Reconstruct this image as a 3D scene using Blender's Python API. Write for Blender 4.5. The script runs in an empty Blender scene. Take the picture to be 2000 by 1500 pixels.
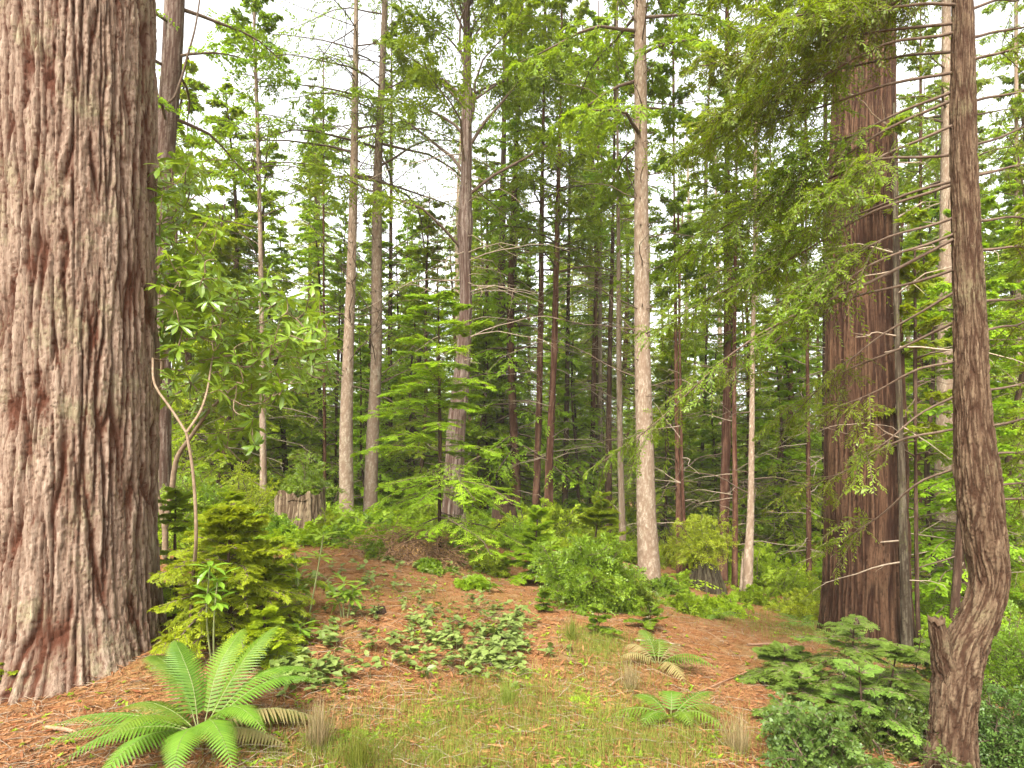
import bpy, math, numpy as np
from math import radians, pi

sc = bpy.context.scene
# ------------------------------------------------------------------ camera, sky, sun, exposure
FPX = 1330.0            # focal length in pixels of the 2000 px wide photograph
HOR = 880.0             # row of the eye level
CAMZ = 1.6
cam = bpy.data.cameras.new("camera"); camo = bpy.data.objects.new("camera", cam)
sc.collection.objects.link(camo)
camo.location = (0, 0, CAMZ); camo.rotation_euler = (radians(90), 0, 0)
cam.sensor_width = 36.0; cam.lens = 36.0 * FPX / 2000.0
cam.shift_y = (HOR - 750.0) / 2000.0
cam.clip_start = 0.05; cam.clip_end = 2000
sc.camera = camo

SUN_EL, SUN_AZ = radians(52), radians(200)     # high and behind the camera, veiled by cloud
world = bpy.data.worlds.new("World"); sc.world = world; world.use_nodes = True
wn = world.node_tree; wn.nodes.clear()
sky = wn.nodes.new("ShaderNodeTexSky"); sky.sky_type = 'NISHITA'; sky.sun_disc = False
sky.sun_elevation = SUN_EL; sky.sun_rotation = SUN_AZ; sky.dust_density = 4.0; sky.air_density = 1.0
hs = wn.nodes.new("ShaderNodeHueSaturation"); hs.inputs['Saturation'].default_value = 0.12
bg = wn.nodes.new("ShaderNodeBackground"); bg.inputs['Strength'].default_value = 0.15
wo = wn.nodes.new("ShaderNodeOutputWorld")
wn.links.new(sky.outputs[0], hs.inputs['Color']); wn.links.new(hs.outputs[0], bg.inputs[0]); wn.links.new(bg.outputs[0], wo.inputs[0])
sl = bpy.data.lights.new("sun", 'SUN'); sl.energy = 1.8; sl.angle = radians(18); sl.color = (1.0, 0.95, 0.87)
so = bpy.data.objects.new("sun", sl); sc.collection.objects.link(so)
so.rotation_euler = (radians(90) - SUN_EL, 0, pi - SUN_AZ)   # compass azimuth of the sky texture
sc.view_settings.view_transform = 'Standard'; sc.view_settings.look = 'None'
sc.view_settings.exposure = 2.2; sc.view_settings.gamma = 1.0
cy = sc.cycles
cy.max_bounces = 10; cy.diffuse_bounces = 8; cy.glossy_bounces = 2; cy.transmission_bounces = 6; cy.transparent_max_bounces = 4
cy.use_denoising = True; cy.denoising_prefilter = 'NONE'; cy.caustics_reflective = False; cy.caustics_refractive = False
cy.sample_clamp_indirect = 4.0

RNG = np.random.default_rng(7)
Z = np.array([0, 0, 1.0])
def nrm(a): return a / np.maximum(np.linalg.norm(a, axis=-1, keepdims=True), 1e-9)
def px(u, v, Y): return np.array([(u - 1000.0) / FPX * Y, Y, CAMZ - (v - HOR) / FPX * Y])

# ------------------------------------------------------------------ noise
def h2(ix, iy, s):
    a = (ix.astype(np.int64) * 374761393 + iy.astype(np.int64) * 668265263 + s * 974711) & 0xFFFFFFFF
    a = ((a ^ (a >> 13)) * 1274126177) & 0xFFFFFFFF
    a = ((a ^ (a >> 16)) * 2246822519) & 0xFFFFFFFF
    return ((a ^ (a >> 15)) & 0xFFFFFF) / float(0x1000000)
def vn(x, y, s=0, per=None):
    ix = np.floor(x); iy = np.floor(y); fx = x - ix; fy = y - iy
    fx = fx * fx * (3 - 2 * fx); fy = fy * fy * (3 - 2 * fy)
    def g(i, j):
        a = ix + i
        if per: a = np.mod(a, per)
        return h2(a, iy + j, s)
    return (g(0, 0) * (1 - fx) + g(1, 0) * fx) * (1 - fy) + (g(0, 1) * (1 - fx) + g(1, 1) * fx) * fy
def fbm(x, y, s=0, o=4):
    t = 0; a = .5
    for k in range(o):
        t = t + a * vn(x * 2 ** k + 17 * k, y * 2 ** k - 9 * k, s + k); a *= .5
    return t / (1 - .5 ** o)
def worley(x, y, s, per, wy=1.0):
    ix = np.floor(x); iy = np.floor(y)
    f1 = np.full(x.shape, 9.0); f2 = np.full(x.shape, 9.0); cid = np.zeros(x.shape)
    for i in (-1, 0, 1):
        for j in ((-1, 0, 1) if wy > .8 else (-2, -1, 0, 1, 2)):
            a = np.mod(ix + i, per); b = iy + j
            qx = ix + i + .15 + .7 * h2(a, b, s); qy = b + h2(a, b, s + 5)
            d = np.hypot(x - qx, (y - qy) * wy)
            m = d < f1
            f2 = np.where(m, f1, np.minimum(f2, d)); cid = np.where(m, h2(a, b, s + 9), cid); f1 = np.where(m, d, f1)
    return f1, f2, cid

# ------------------------------------------------------------------ mesh helpers
def link(o, parent=None):
    sc.collection.objects.link(o)
    if parent is not None: o.parent = parent
    return o
def mesh_raw(name, V, F, mats, attrs=None, smooth=True, midx=None):
    """V (n,3); F (m,4) quad indices"""
    me = bpy.data.meshes.new(name)
    V = np.ascontiguousarray(V, dtype=np.float32); F = np.ascontiguousarray(F, dtype=np.int32)
    m = len(F); k = F.shape[1]
    me.vertices.add(len(V)); me.vertices.foreach_set("co", V.ravel())
    me.loops.add(m * k); me.loops.foreach_set("vertex_index", F.ravel())
    me.polygons.add(m); me.polygons.foreach_set("loop_start", np.arange(0, m * k, k, dtype=np.int32))
    if smooth: me.polygons.foreach_set("use_smooth", np.ones(m, dtype=bool))
    for mt in (mats if isinstance(mats, (list, tuple)) else [mats]): me.materials.append(mt)
    if midx is not None: me.polygons.foreach_set("material_index", np.ascontiguousarray(midx, dtype=np.int32))
    for an, (dom, arr) in (attrs or {}).items():
        at = me.attributes.new(an, 'FLOAT', dom); at.data.foreach_set("value", np.ascontiguousarray(arr, dtype=np.float32).ravel())
    me.update(); me.validate()
    return me
def obj(name, me, parent=None): return link(bpy.data.objects.new(name, me), parent)
def crownmesh(name, Q, var, V, F, mats):
    n = len(Q); m = len(F)
    return mesh_raw(name, np.concatenate([Q.reshape(-1, 3), V]), np.concatenate([np.arange(n * 4).reshape(n, 4), F + n * 4]), mats, {"var": ('FACE', np.concatenate([var, np.zeros(m)]))}, smooth=False, midx=np.concatenate([np.zeros(n), np.ones(m)]))
def leafmesh(name, Q, var, mat, midx=None):
    n = len(Q)
    return mesh_raw(name, Q.reshape(-1, 3), np.arange(n * 4).reshape(n, 4), mat, {"var": ('FACE', var)}, smooth=False, midx=midx)
def thing(name, label, cat, loc, group=None, rz=0.0):
    o = bpy.data.objects.new(name, None); o.empty_display_size = .1
    o.location = [float(c) for c in loc]; o.rotation_euler = (0, 0, rz); link(o)
    o["label"] = label; o["category"] = cat
    if group: o["group"] = group
    return o
def tagstuff(o, label, cat):
    o["label"] = label; o["category"] = cat; o["kind"] = "stuff"; return o
def copy_tree(o, parent=None):
    c = o.copy(); sc.collection.objects.link(c)
    if parent is not None: c.parent = parent
    for ch in list(o.children): copy_tree(ch, c)
    return c

# ------------------------------------------------------------------ node materials
class NT:
    def __init__(s, name):
        s.m = bpy.data.materials.new(name); s.m.use_nodes = True; s.t = s.m.node_tree; s.t.nodes.clear()
        s.out = s.n("ShaderNodeOutputMaterial")
    def n(s, typ, **kw):
        nd = s.t.nodes.new(typ)
        for k, v in kw.items():
            if k in nd.inputs: s.set(nd.inputs[k], v)
            else: setattr(nd, k, v)
        return nd
    def set(s, i, v):
        if isinstance(v, bpy.types.NodeSocket): s.t.links.new(v, i)
        else: i.default_value = v
    def mix(s, f, a, b, bt='MIX'):
        nd = s.t.nodes.new("ShaderNodeMix"); nd.data_type = 'RGBA'; nd.blend_type = bt
        s.set(nd.inputs[0], f); s.set(nd.inputs[6], a if isinstance(a, bpy.types.NodeSocket) else (*a, 1)); s.set(nd.inputs[7], b if isinstance(b, bpy.types.NodeSocket) else (*b, 1))
        return nd.outputs[2]
    def ramp(s, f, lo, hi):
        nd = s.n("ShaderNodeMapRange"); s.set(nd.inputs[0], f); nd.inputs[1].default_value = lo; nd.inputs[2].default_value = hi
        return nd.outputs[0]
    def math(s, op, a, b):
        nd = s.n("ShaderNodeMath", operation=op); s.set(nd.inputs[0], a); s.set(nd.inputs[1], b); return nd.outputs[0]
    def attr(s, n): return s.n("ShaderNodeAttribute", attribute_name=n).outputs['Fac']
    def coord(s, sx=1, sy=1, sz=1, which='Object'):
        c = s.n("ShaderNodeTexCoord"); mp = s.n("ShaderNodeMapping"); mp.inputs['Scale'].default_value = (sx, sy, sz)
        s.t.links.new(c.outputs[which], mp.inputs[0]); return mp.outputs[0]
    def noise(s, co, scale, det=4, rough=.55):
        nd = s.n("ShaderNodeTexNoise", Scale=scale, Detail=det, Roughness=rough); s.t.links.new(co, nd.inputs['Vector']); return nd.outputs[0]
    def bsdf(s, col, rough=.8, bump=None, bs=.5, bd=.02, spec=.3):
        b = s.n("ShaderNodeBsdfPrincipled"); s.set(b.inputs['Base Color'], col if isinstance(col, bpy.types.NodeSocket) else (*col, 1))
        s.set(b.inputs['Roughness'], rough); b.inputs['Specular IOR Level'].default_value = spec
        if bump is not None:
            bn = s.n("ShaderNodeBump", Strength=bs, Distance=bd); s.t.links.new(bump, bn.inputs['Height']); s.t.links.new(bn.outputs[0], b.inputs['Normal'])
        return b.outputs[0]
    def done(s, sh): s.t.links.new(sh, s.out.inputs[0]); return s.m

def leaf_mat(name, c1, c2, trans=.4, rough=.5, spec=.25, clump=1.3, tc=(1.25, 1.15, .6)):
    t = NT(name); co = t.coord()
    col = t.mix(t.attr("var"), c1, c2)
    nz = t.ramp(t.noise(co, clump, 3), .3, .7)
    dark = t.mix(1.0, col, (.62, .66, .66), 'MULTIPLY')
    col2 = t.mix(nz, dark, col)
    rnd = t.n("ShaderNodeObjectInfo").outputs['Random']
    hv = t.n("ShaderNodeHueSaturation"); t.set(hv.inputs['Color'], col2)
    t.set(hv.inputs['Hue'], t.math('ADD', t.math('MULTIPLY', rnd, .03), .485)); t.set(hv.inputs['Value'], t.math('ADD', t.math('MULTIPLY', rnd, .35), .82))
    col3 = hv.outputs[0]
    b = t.bsdf(col3, rough, spec=spec)
    tr = t.n("ShaderNodeBsdfTranslucent"); t.set(tr.inputs[0], t.mix(1.0, col3, tc, 'MULTIPLY'))
    mx = t.n("ShaderNodeMixShader"); mx.inputs[0].default_value = trans
    t.t.links.new(b, mx.inputs[1]); t.t.links.new(tr.outputs[0], mx.inputs[2])
    return t.done(mx.outputs[0])
def bark_mat(name, plate, plate2, furrow, lichen, lich=.5, fib=60, zs=.12, bd=.012):
    t = NT(name)
    cf = t.coord(1, 1, zs); co = t.coord()
    fibn = t.noise(cf, fib, 4, .6)
    big = t.noise(co, 3.0, 5, .6)
    fine = t.noise(co, 45, 4, .6)
    col = t.mix(t.ramp(t.math('ADD', t.math('MULTIPLY', t.attr('tone'), .7), t.math('MULTIPLY', t.noise(cf, 14, 4), .35)), .25, .8), plate, plate2)
    col = t.mix(t.math('MULTIPLY', t.ramp(t.math('ADD', t.math('MULTIPLY', big, .7), t.math('MULTIPLY', fine, .3)), .52, .62), lich), col, lichen)
    col = t.mix(t.ramp(fibn, .3, .75), t.mix(1.0, col, (.45, .38, .34), 'MULTIPLY'), col)
    col = t.mix(t.attr("furrow"), col, furrow)
    crack = t.noise(t.coord(1, 1, .28), 90, 3, .7)
    hgt = t.math('ADD', t.math('MULTIPLY', fibn, .8), t.math('MULTIPLY', t.math('ADD', fine, crack), .5))
    col = t.mix(t.math('MULTIPLY', t.ramp(crack, .56, .70), .75), col, furrow)
    rnd = t.n("ShaderNodeObjectInfo").outputs['Random']
    hv = t.n("ShaderNodeHueSaturation"); t.set(hv.inputs['Color'], col); t.set(hv.inputs['Value'], t.math('ADD', t.math('MULTIPLY', rnd, .4), .8))
    return t.done(t.bsdf(hv.outputs[0], .9, hgt, .9, bd, .15))

M = {}
M['redwood_bark'] = bark_mat("redwood_bark", (.205, .138, .096), (.365, .283, .210), (.062, .021, .010), (.28, .265, .15), .6)
M['brown_bark'] = bark_mat("brown_redwood_bark", (.105, .052, .027), (.165, .095, .053), (.026, .010, .005), (.12, .088, .045), .3)
M['crook_bark'] = bark_mat("rough_bark", (.100, .064, .037), (.17, .122, .075), (.034, .016, .008), (.16, .155, .08), .5)
M['grey_bark'] = bark_mat("grey_redwood_bark", (.17, .125, .098), (.29, .235, .19), (.065, .036, .025), (.25, .24, .17), .4)
M['pale_bark'] = bark_mat("pale_spruce_bark", (.31, .245, .175), (.45, .38, .285), (.17, .115, .075), (.43, .41, .29), .65, 50, .5, .008)
M['red_bark'] = bark_mat("young_redwood_bark", (.155, .074, .045), (.24, .135, .09), (.055, .021, .012), (.2, .16, .095), .3)
M['dark_bark'] = bark_mat("dark_conifer_bark", (.09, .053, .033), (.145, .094, .062), (.036, .018, .011), (.145, .13, .075), .4)
M['stump_wood'] = bark_mat("weathered_stump_wood", (.25, .185, .11), (.38, .31, .205), (.06, .036, .02), (.17, .17, .08), .55, 40, .2)
M['moss_wood'] = bark_mat("mossy_stump_wood", (.10, .085, .055), (.16, .14, .095), (.03, .02, .012), (.085, .10, .015), .9, 40, .2)
def plain(name, c1, c2, scale=30, rough=.85, zs=1):
    t = NT(name); co = t.coord(1, 1, zs); nz = t.noise(co, scale)
    return t.done(t.bsdf(t.mix(t.ramp(nz, .3, .7), c1, c2), rough, nz, .6, .006, .2))
M['twig'] = plain("dark_twig_wood", (.07, .045, .03), (.13, .09, .06))
M['twig_pale'] = plain("pale_dead_twig", (.20, .15, .10), (.33, .26, .18))
M['stem'] = plain("rhododendron_stem", (.125, .082, .048), (.21, .15, .095))
M['greenstem'] = plain("green_stem", (.12, .15, .05), (.18, .17, .07))
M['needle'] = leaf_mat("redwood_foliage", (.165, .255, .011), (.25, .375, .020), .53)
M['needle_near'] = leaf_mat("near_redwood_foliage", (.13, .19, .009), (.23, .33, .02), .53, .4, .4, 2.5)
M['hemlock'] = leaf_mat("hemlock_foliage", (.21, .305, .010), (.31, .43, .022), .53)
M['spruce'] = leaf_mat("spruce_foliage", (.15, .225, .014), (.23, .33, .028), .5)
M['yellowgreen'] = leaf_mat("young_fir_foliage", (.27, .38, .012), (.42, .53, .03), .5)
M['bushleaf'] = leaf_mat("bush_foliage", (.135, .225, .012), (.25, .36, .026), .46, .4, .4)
M['huck'] = leaf_mat("huckleberry_leaf", (.060, .11, .018), (.145, .22, .04), .35, .42, .3)
M['hemlock_bright'] = leaf_mat("bright_hemlock_foliage", (.25, .37, .012), (.37, .50, .028), .52)
M['firblue'] = leaf_mat("blue_green_fir_foliage", (.13, .20, .028), (.23, .32, .05), .43)
M['rhodo'] = leaf_mat("rhododendron_leaf", (.14, .25, .016), (.25, .38, .036), .47, .32, .5)
M['salal'] = leaf_mat("salal_leaf", (.12, .18, .03), (.25, .33, .085), .32, .42, .35)
M['fern'] = leaf_mat("sword_fern_frond", (.10, .195, .014), (.18, .285, .026), .42, .45, .35)
M['fern_old'] = leaf_mat("withered_fern_frond", (.19, .17, .05), (.32, .21, .10), .3, .6, .2)
M['grass'] = leaf_mat("grass_blade", (.14, .19, .018), (.29, .31, .055), .4, .55, .2)
M['drygrass'] = leaf_mat("dry_grass_blade", (.24, .21, .08), (.50, .38, .19), .3, .6, .2)
M['litter'] = leaf_mat("needle_litter", (.16, .058, .015), (.45, .245, .092), .1, .8, .15)

# ------------------------------------------------------------------ terrain
CPX = [(1000,1500,3.45),(300,1500,3.3),(1500,1500,3.5),(100,1385,4.2),(345,1290,4.5),(430,1235,5.0),(600,1260,5.0),(700,1210,5.6),
 (970,1300,5.1),(1300,1330,4.9),(1170,1230,6.0),(1140,1180,7.3),(900,1150,7.5),(1450,1290,5.7),(585,1045,10),(680,1020,13),(723,1022,13.5),
 (885,1045,11.5),(1046,1040,15),(1268,1138,10.5),(1375,1152,11.5),(1412,1140,13),(1460,1168,11),(1327,1125,12.5),(1690,1250,8),(1600,1235,8.6),
 (1850,1530,4.0),(1700,1450,4.2),(1950,1440,5.0),(1845,1120,14),(1578,1165,13),(380,1145,6.2),(310,1060,9),(512,1010,12),(790,1090,9)]
CP = [px(*c) for c in CPX]
CP += [np.array(p, float) for p in [(-25,30,.2),(-8,30,-.4),(5,30,-1.4),(18,30,-2.6),(30,30,-3.5),(-40,70,-.5),(0,70,-2.5),(50,70,-5),(-8,0,.1),(8,0,-1.0),(0,0,0),(0,-10,0),
 (-30,-10,.3),(30,-10,-2),(-9,8,.5),(11,8,-1.6),(0,150,-3),(-120,150,-1),(120,150,-6),(-60,-60,0),(60,-60,-3),(-150,40,0),(150,40,-6)]]
CP = np.array(CP)
def _phi(d): return np.where(d > 1e-9, d * d * np.log(np.maximum(d, 1e-9)), 0)
_n = len(CP); _K = _phi(np.linalg.norm(CP[:, None, :2] - CP[None, :, :2], axis=2)) + np.eye(_n) * .6
_P = np.hstack([np.ones((_n, 1)), CP[:, :2]])
_W = np.linalg.solve(np.block([[_K, _P], [_P.T, np.zeros((3, 3))]]), np.concatenate([CP[:, 2], np.zeros(3)]))
def ground0(x, y):
    x = np.asarray(x, float); y = np.asarray(y, float); out = _W[_n] + _W[_n + 1] * x + _W[_n + 2] * y
    for i in range(_n): out = out + _W[i] * _phi(np.hypot(x - CP[i, 0], y - CP[i, 1]))
    return out
def ground(x, y):
    x = np.asarray(x, float); y = np.asarray(y, float)
    return ground0(x, y) + .10 * (fbm(x * .9, y * .9, 3) - .5) + .045 * (fbm(x * 4, y * 4, 8) - .5)
def on_ground(u, v):
    """world points where the sight lines of photo pixels meet the terrain"""
    u = np.atleast_1d(np.asarray(u, float)); v = np.atleast_1d(np.asarray(v, float))
    lo = np.full(u.shape, np.nan); up = lo.copy(); prev = np.full(u.shape, 1.5); done = np.zeros(u.shape, bool)
    for Y in np.geomspace(1.8, 90, 60):
        p = CAMZ - (v - HOR) / FPX * Y
        hit = (~done) & (p < ground0((u - 1000) / FPX * Y, np.full(u.shape, Y)))
        lo[hit] = prev[hit]; up[hit] = Y; done |= hit; prev[~done] = Y
    ok = done; u, v, lo, up = u[ok], v[ok], lo[ok], up[ok]
    for _ in range(9):
        m = (lo + up) / 2; below = CAMZ - (v - HOR) / FPX * m < ground((u - 1000) / FPX * m, m)
        up = np.where(below, m, up); lo = np.where(below, lo, m)
    X = (u - 1000) / FPX * lo
    return np.stack([X, lo, ground(X, lo)], 1)
def gz(x, y): return float(ground(x, y))

def make_ground():
    a = np.linspace(-1, 1, 520); xs = np.sign(a) * (np.abs(a) * 9 + 190 * np.abs(a) ** 5)
    b = np.linspace(0, 1, 620); ys = -40 + 0 * b
    ys = np.concatenate([np.linspace(-60, 1.5, 30)[:-1], 1.5 + b * 17 + 180 * b ** 6])
    X, Y = np.meshgrid(xs, ys, indexing='ij'); Zg = ground(X, Y)
    nx, ny = X.shape; idx = np.arange(nx * ny).reshape(nx, ny)
    F = np.stack([idx[:-1, :-1], idx[1:, :-1], idx[1:, 1:], idx[:-1, 1:]], -1).reshape(-1, 4)
    t = NT("forest_floor"); co = t.coord()
    big = t.noise(co, .55, 4); med = t.noise(co, 5, 5); fin = t.noise(co, 55, 5, .65)
    wav = t.noise(t.coord(1, .35, 1), 120, 3)
    col = t.mix(t.ramp(fin, .3, .7), (.10, .038, .012), (.28, .122, .042))
    col = t.mix(t.ramp(med, .45, .75), col, (.25, .15, .075))
    col = t.mix(t.math('MULTIPLY', t.ramp(wav, .5, .8), .5), col, (.33, .21, .105))
    col = t.mix(t.math('MULTIPLY', t.ramp(big, .5, .72), .55), col, (.11, .11, .028))
    m = t.done(t.bsdf(col, .95, t.math('ADD', fin, wav), .9, .02, .1))
    o = obj("ground", mesh_raw("ground", np.stack([X, Y, Zg], -1).reshape(-1, 3), F, m)); o["kind"] = "structure"
    o["label"] = "sloping forest floor of rusty needles and moss"; return o
make_ground()

# ------------------------------------------------------------------ growth: branches as parametric curves
class Br:
    """N curved shoots: pos(t) = P + D L t - z G L t^2 + wiggle"""
    def __init__(s, P, D, L, G=0.0, U=None, A=0.0, ph=None):
        s.P = np.asarray(P, float); s.n = len(s.P); s.D = nrm(np.asarray(D, float)); s.L = np.broadcast_to(np.asarray(L, float), (s.n,)).copy()
        s.G = np.broadcast_to(np.asarray(G, float), (s.n,)).copy(); U = np.tile(Z, (s.n, 1)) if U is None else U
        sd = np.cross(s.D, U); bad = np.linalg.norm(sd, axis=1) < 1e-3; sd[bad] = np.cross(s.D[bad], np.array([1.0, 0, 0]))
        s.S = nrm(sd); s.U = nrm(np.cross(s.S, s.D)); s.A = np.broadcast_to(np.asarray(A, float), (s.n,)).copy()
        s.ph = np.zeros(s.n) if ph is None else ph
    def pos(s, t):
        t = np.asarray(t, float); t = t if t.ndim == 2 else np.tile(t, (s.n, 1)); e = lambda a: a[:, None]
        w = e(s.A * s.L) * (np.sin(7 * t + e(s.ph)) - np.sin(e(s.ph)) * (1 - t)) * np.minimum(1, 4 * t)
        dn = e(s.G * s.L) * t * t
        return s.P[:, None] + s.D[:, None] * (e(s.L) * t)[..., None] - Z * dn[..., None] + s.S[:, None] * w[..., None] + s.U[:, None] * (.6 * w * np.cos(3 * t + e(s.ph)))[..., None]
    def dir(s, t):
        t = np.asarray(t, float); t = t if t.ndim == 2 else np.tile(t, (s.n, 1))
        return nrm(s.D[:, None] - Z * (2 * s.G[:, None] * t)[..., None])
def kids(b, n, t0, t1, ang, lenf, droop, rng, ja=.25, jl=.3, flat=.25, A=.0):
    N = b.n; t = np.linspace(t0, t1, n)[None] + rng.normal(0, .25 * (t1 - t0) / max(n, 1), (N, n)); t = np.clip(t, .02, 1)
    P = b.pos(t); Dp = b.dir(t); sgn = np.where((np.arange(n) % 2)[None] == rng.integers(0, 2, (N, 1)), 1.0, -1.0)
    S = nrm(np.cross(Dp, np.broadcast_to(b.U[:, None], Dp.shape)))
    a = ang + rng.normal(0, ja, (N, n))
    D = Dp * np.cos(a)[..., None] + S * (sgn * np.sin(a))[..., None] + b.U[:, None] * rng.normal(0, flat, (N, n))[..., None]
    L = b.L[:, None] * lenf(t) * (1 + rng.uniform(-jl, jl, (N, n)))
    U = np.broadcast_to(b.U[:, None], Dp.shape) + rng.normal(0, flat, (N, n, 3))
    return Br(P.reshape(-1, 3), D.reshape(-1, 3), L.ravel(), droop * rng.uniform(.4, 1.6, N * n), U.reshape(-1, 3), A, rng.uniform(0, 6, N * n))
def leaves(b, n, t0, t1, ang, ll, lw, rng, tip=True, ja=.25, flat=.25, taper=.4):
    """n rhombic leaflets along each shoot -> quads (m,4,3), var (m)"""
    k = kids(b, n, t0, t1, ang, lambda t: 1.0 + 0 * t, 0, rng, ja, 0, flat)
    m = k.n; tt = np.tile(np.linspace(0, 1, n), b.n)
    L = ll * (1 - taper * tt) * rng.uniform(.7, 1.3, m); W = lw * rng.uniform(.75, 1.25, m)
    e = lambda a: a[:, None]
    mid = k.P + k.D * e(L * .5)
    Q = np.stack([k.P, mid + k.S * e(W / 2), k.P + k.D * e(L) - k.U * e(L * .12), mid - k.S * e(W / 2)], 1)
    base = np.repeat(rng.uniform(0, 1, b.n), n)
    return Q, np.clip(base * .75 + rng.uniform(0, .35, m), 0, 1)
def tubes(b, r0, r1, seg, sides):
    t = np.linspace(0, 1, seg + 1); P = b.pos(t); T = b.dir(t)
    S = nrm(np.cross(T, np.broadcast_to(b.U[:, None], T.shape))); U = np.cross(S, T)
    r0 = np.broadcast_to(np.asarray(r0, float), (b.n,)); r1 = np.broadcast_to(np.asarray(r1, float), (b.n,))
    r = r0[:, None] * (1 - t) + r1[:, None] * t
    a = np.arange(sides) * 2 * pi / sides
    V = P[:, :, None] + (S[:, :, None] * np.cos(a)[None, None, :, None] + U[:, :, None] * np.sin(a)[None, None, :, None]) * r[:, :, None, None]
    idx = np.arange(b.n * (seg + 1) * sides).reshape(b.n, seg + 1, sides); nx = np.roll(idx, -1, 2)
    F = np.stack([idx[:, :-1], nx[:, :-1], nx[:, 1:], idx[:, 1:]], -1).reshape(-1, 4)
    return V.reshape(-1, 3), F
def cat_tubes(ts):
    V = []; F = []; o = 0
    for v, f in ts: V.append(v); F.append(f + o); o += len(v)
    return np.concatenate(V), np.concatenate(F)
def polytube(pts, rad, sides=7, sub=4):
    """one tube through points (Catmull-Rom)"""
    pts = np.asarray(pts, float); C, R = spline(pts, np.asarray(rad, float), sub * (len(pts) - 1) + 1)
    return ring_tube(C, R[:, None] * np.ones(sides), sides)
def spline(p, r, n):
    m = len(p); q = np.column_stack([p, r]); s = np.concatenate([[0], np.cumsum(np.linalg.norm(np.diff(p, axis=0), axis=1))])
    T = np.gradient(q, s, axis=0) if m > 2 else np.tile((q[-1] - q[0]) / s[-1], (m, 1))
    x = np.linspace(0, s[-1], n); i = np.clip(np.searchsorted(s, x, 'right') - 1, 0, m - 2); h = (s[i + 1] - s[i]); t = (x - s[i]) / h
    t_ = t[:, None]; h_ = h[:, None]
    o = (2*t_**3-3*t_**2+1)*q[i] + (t_**3-2*t_**2+t_)*h_*T[i] + (-2*t_**3+3*t_**2)*q[i+1] + (t_**3-t_**2)*h_*T[i+1]
    return o[:, :3], np.maximum(o[:, 3], 1e-4)
def ring_tube(C, R, sides, cap=True):
    T = nrm(np.gradient(C, axis=0)); ref = np.array([1.0, 0, 0]) if abs(T[:, 0]).mean() < .8 else Z
    E1 = nrm(ref - T * (T @ ref)[:, None]); E2 = np.cross(T, E1)
    a = np.arange(sides) * 2 * pi / sides
    V = C[:, None] + (E1[:, None] * np.cos(a)[None, :, None] + E2[:, None] * np.sin(a)[None, :, None]) * R[..., None]
    m = len(C); idx = np.arange(m * sides).reshape(m, sides); nx = np.roll(idx, -1, 1)
    F = np.stack([idx[:-1], nx[:-1], nx[1:], idx[1:]], -1).reshape(-1, 4)
    return V.reshape(-1, 3), F

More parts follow.
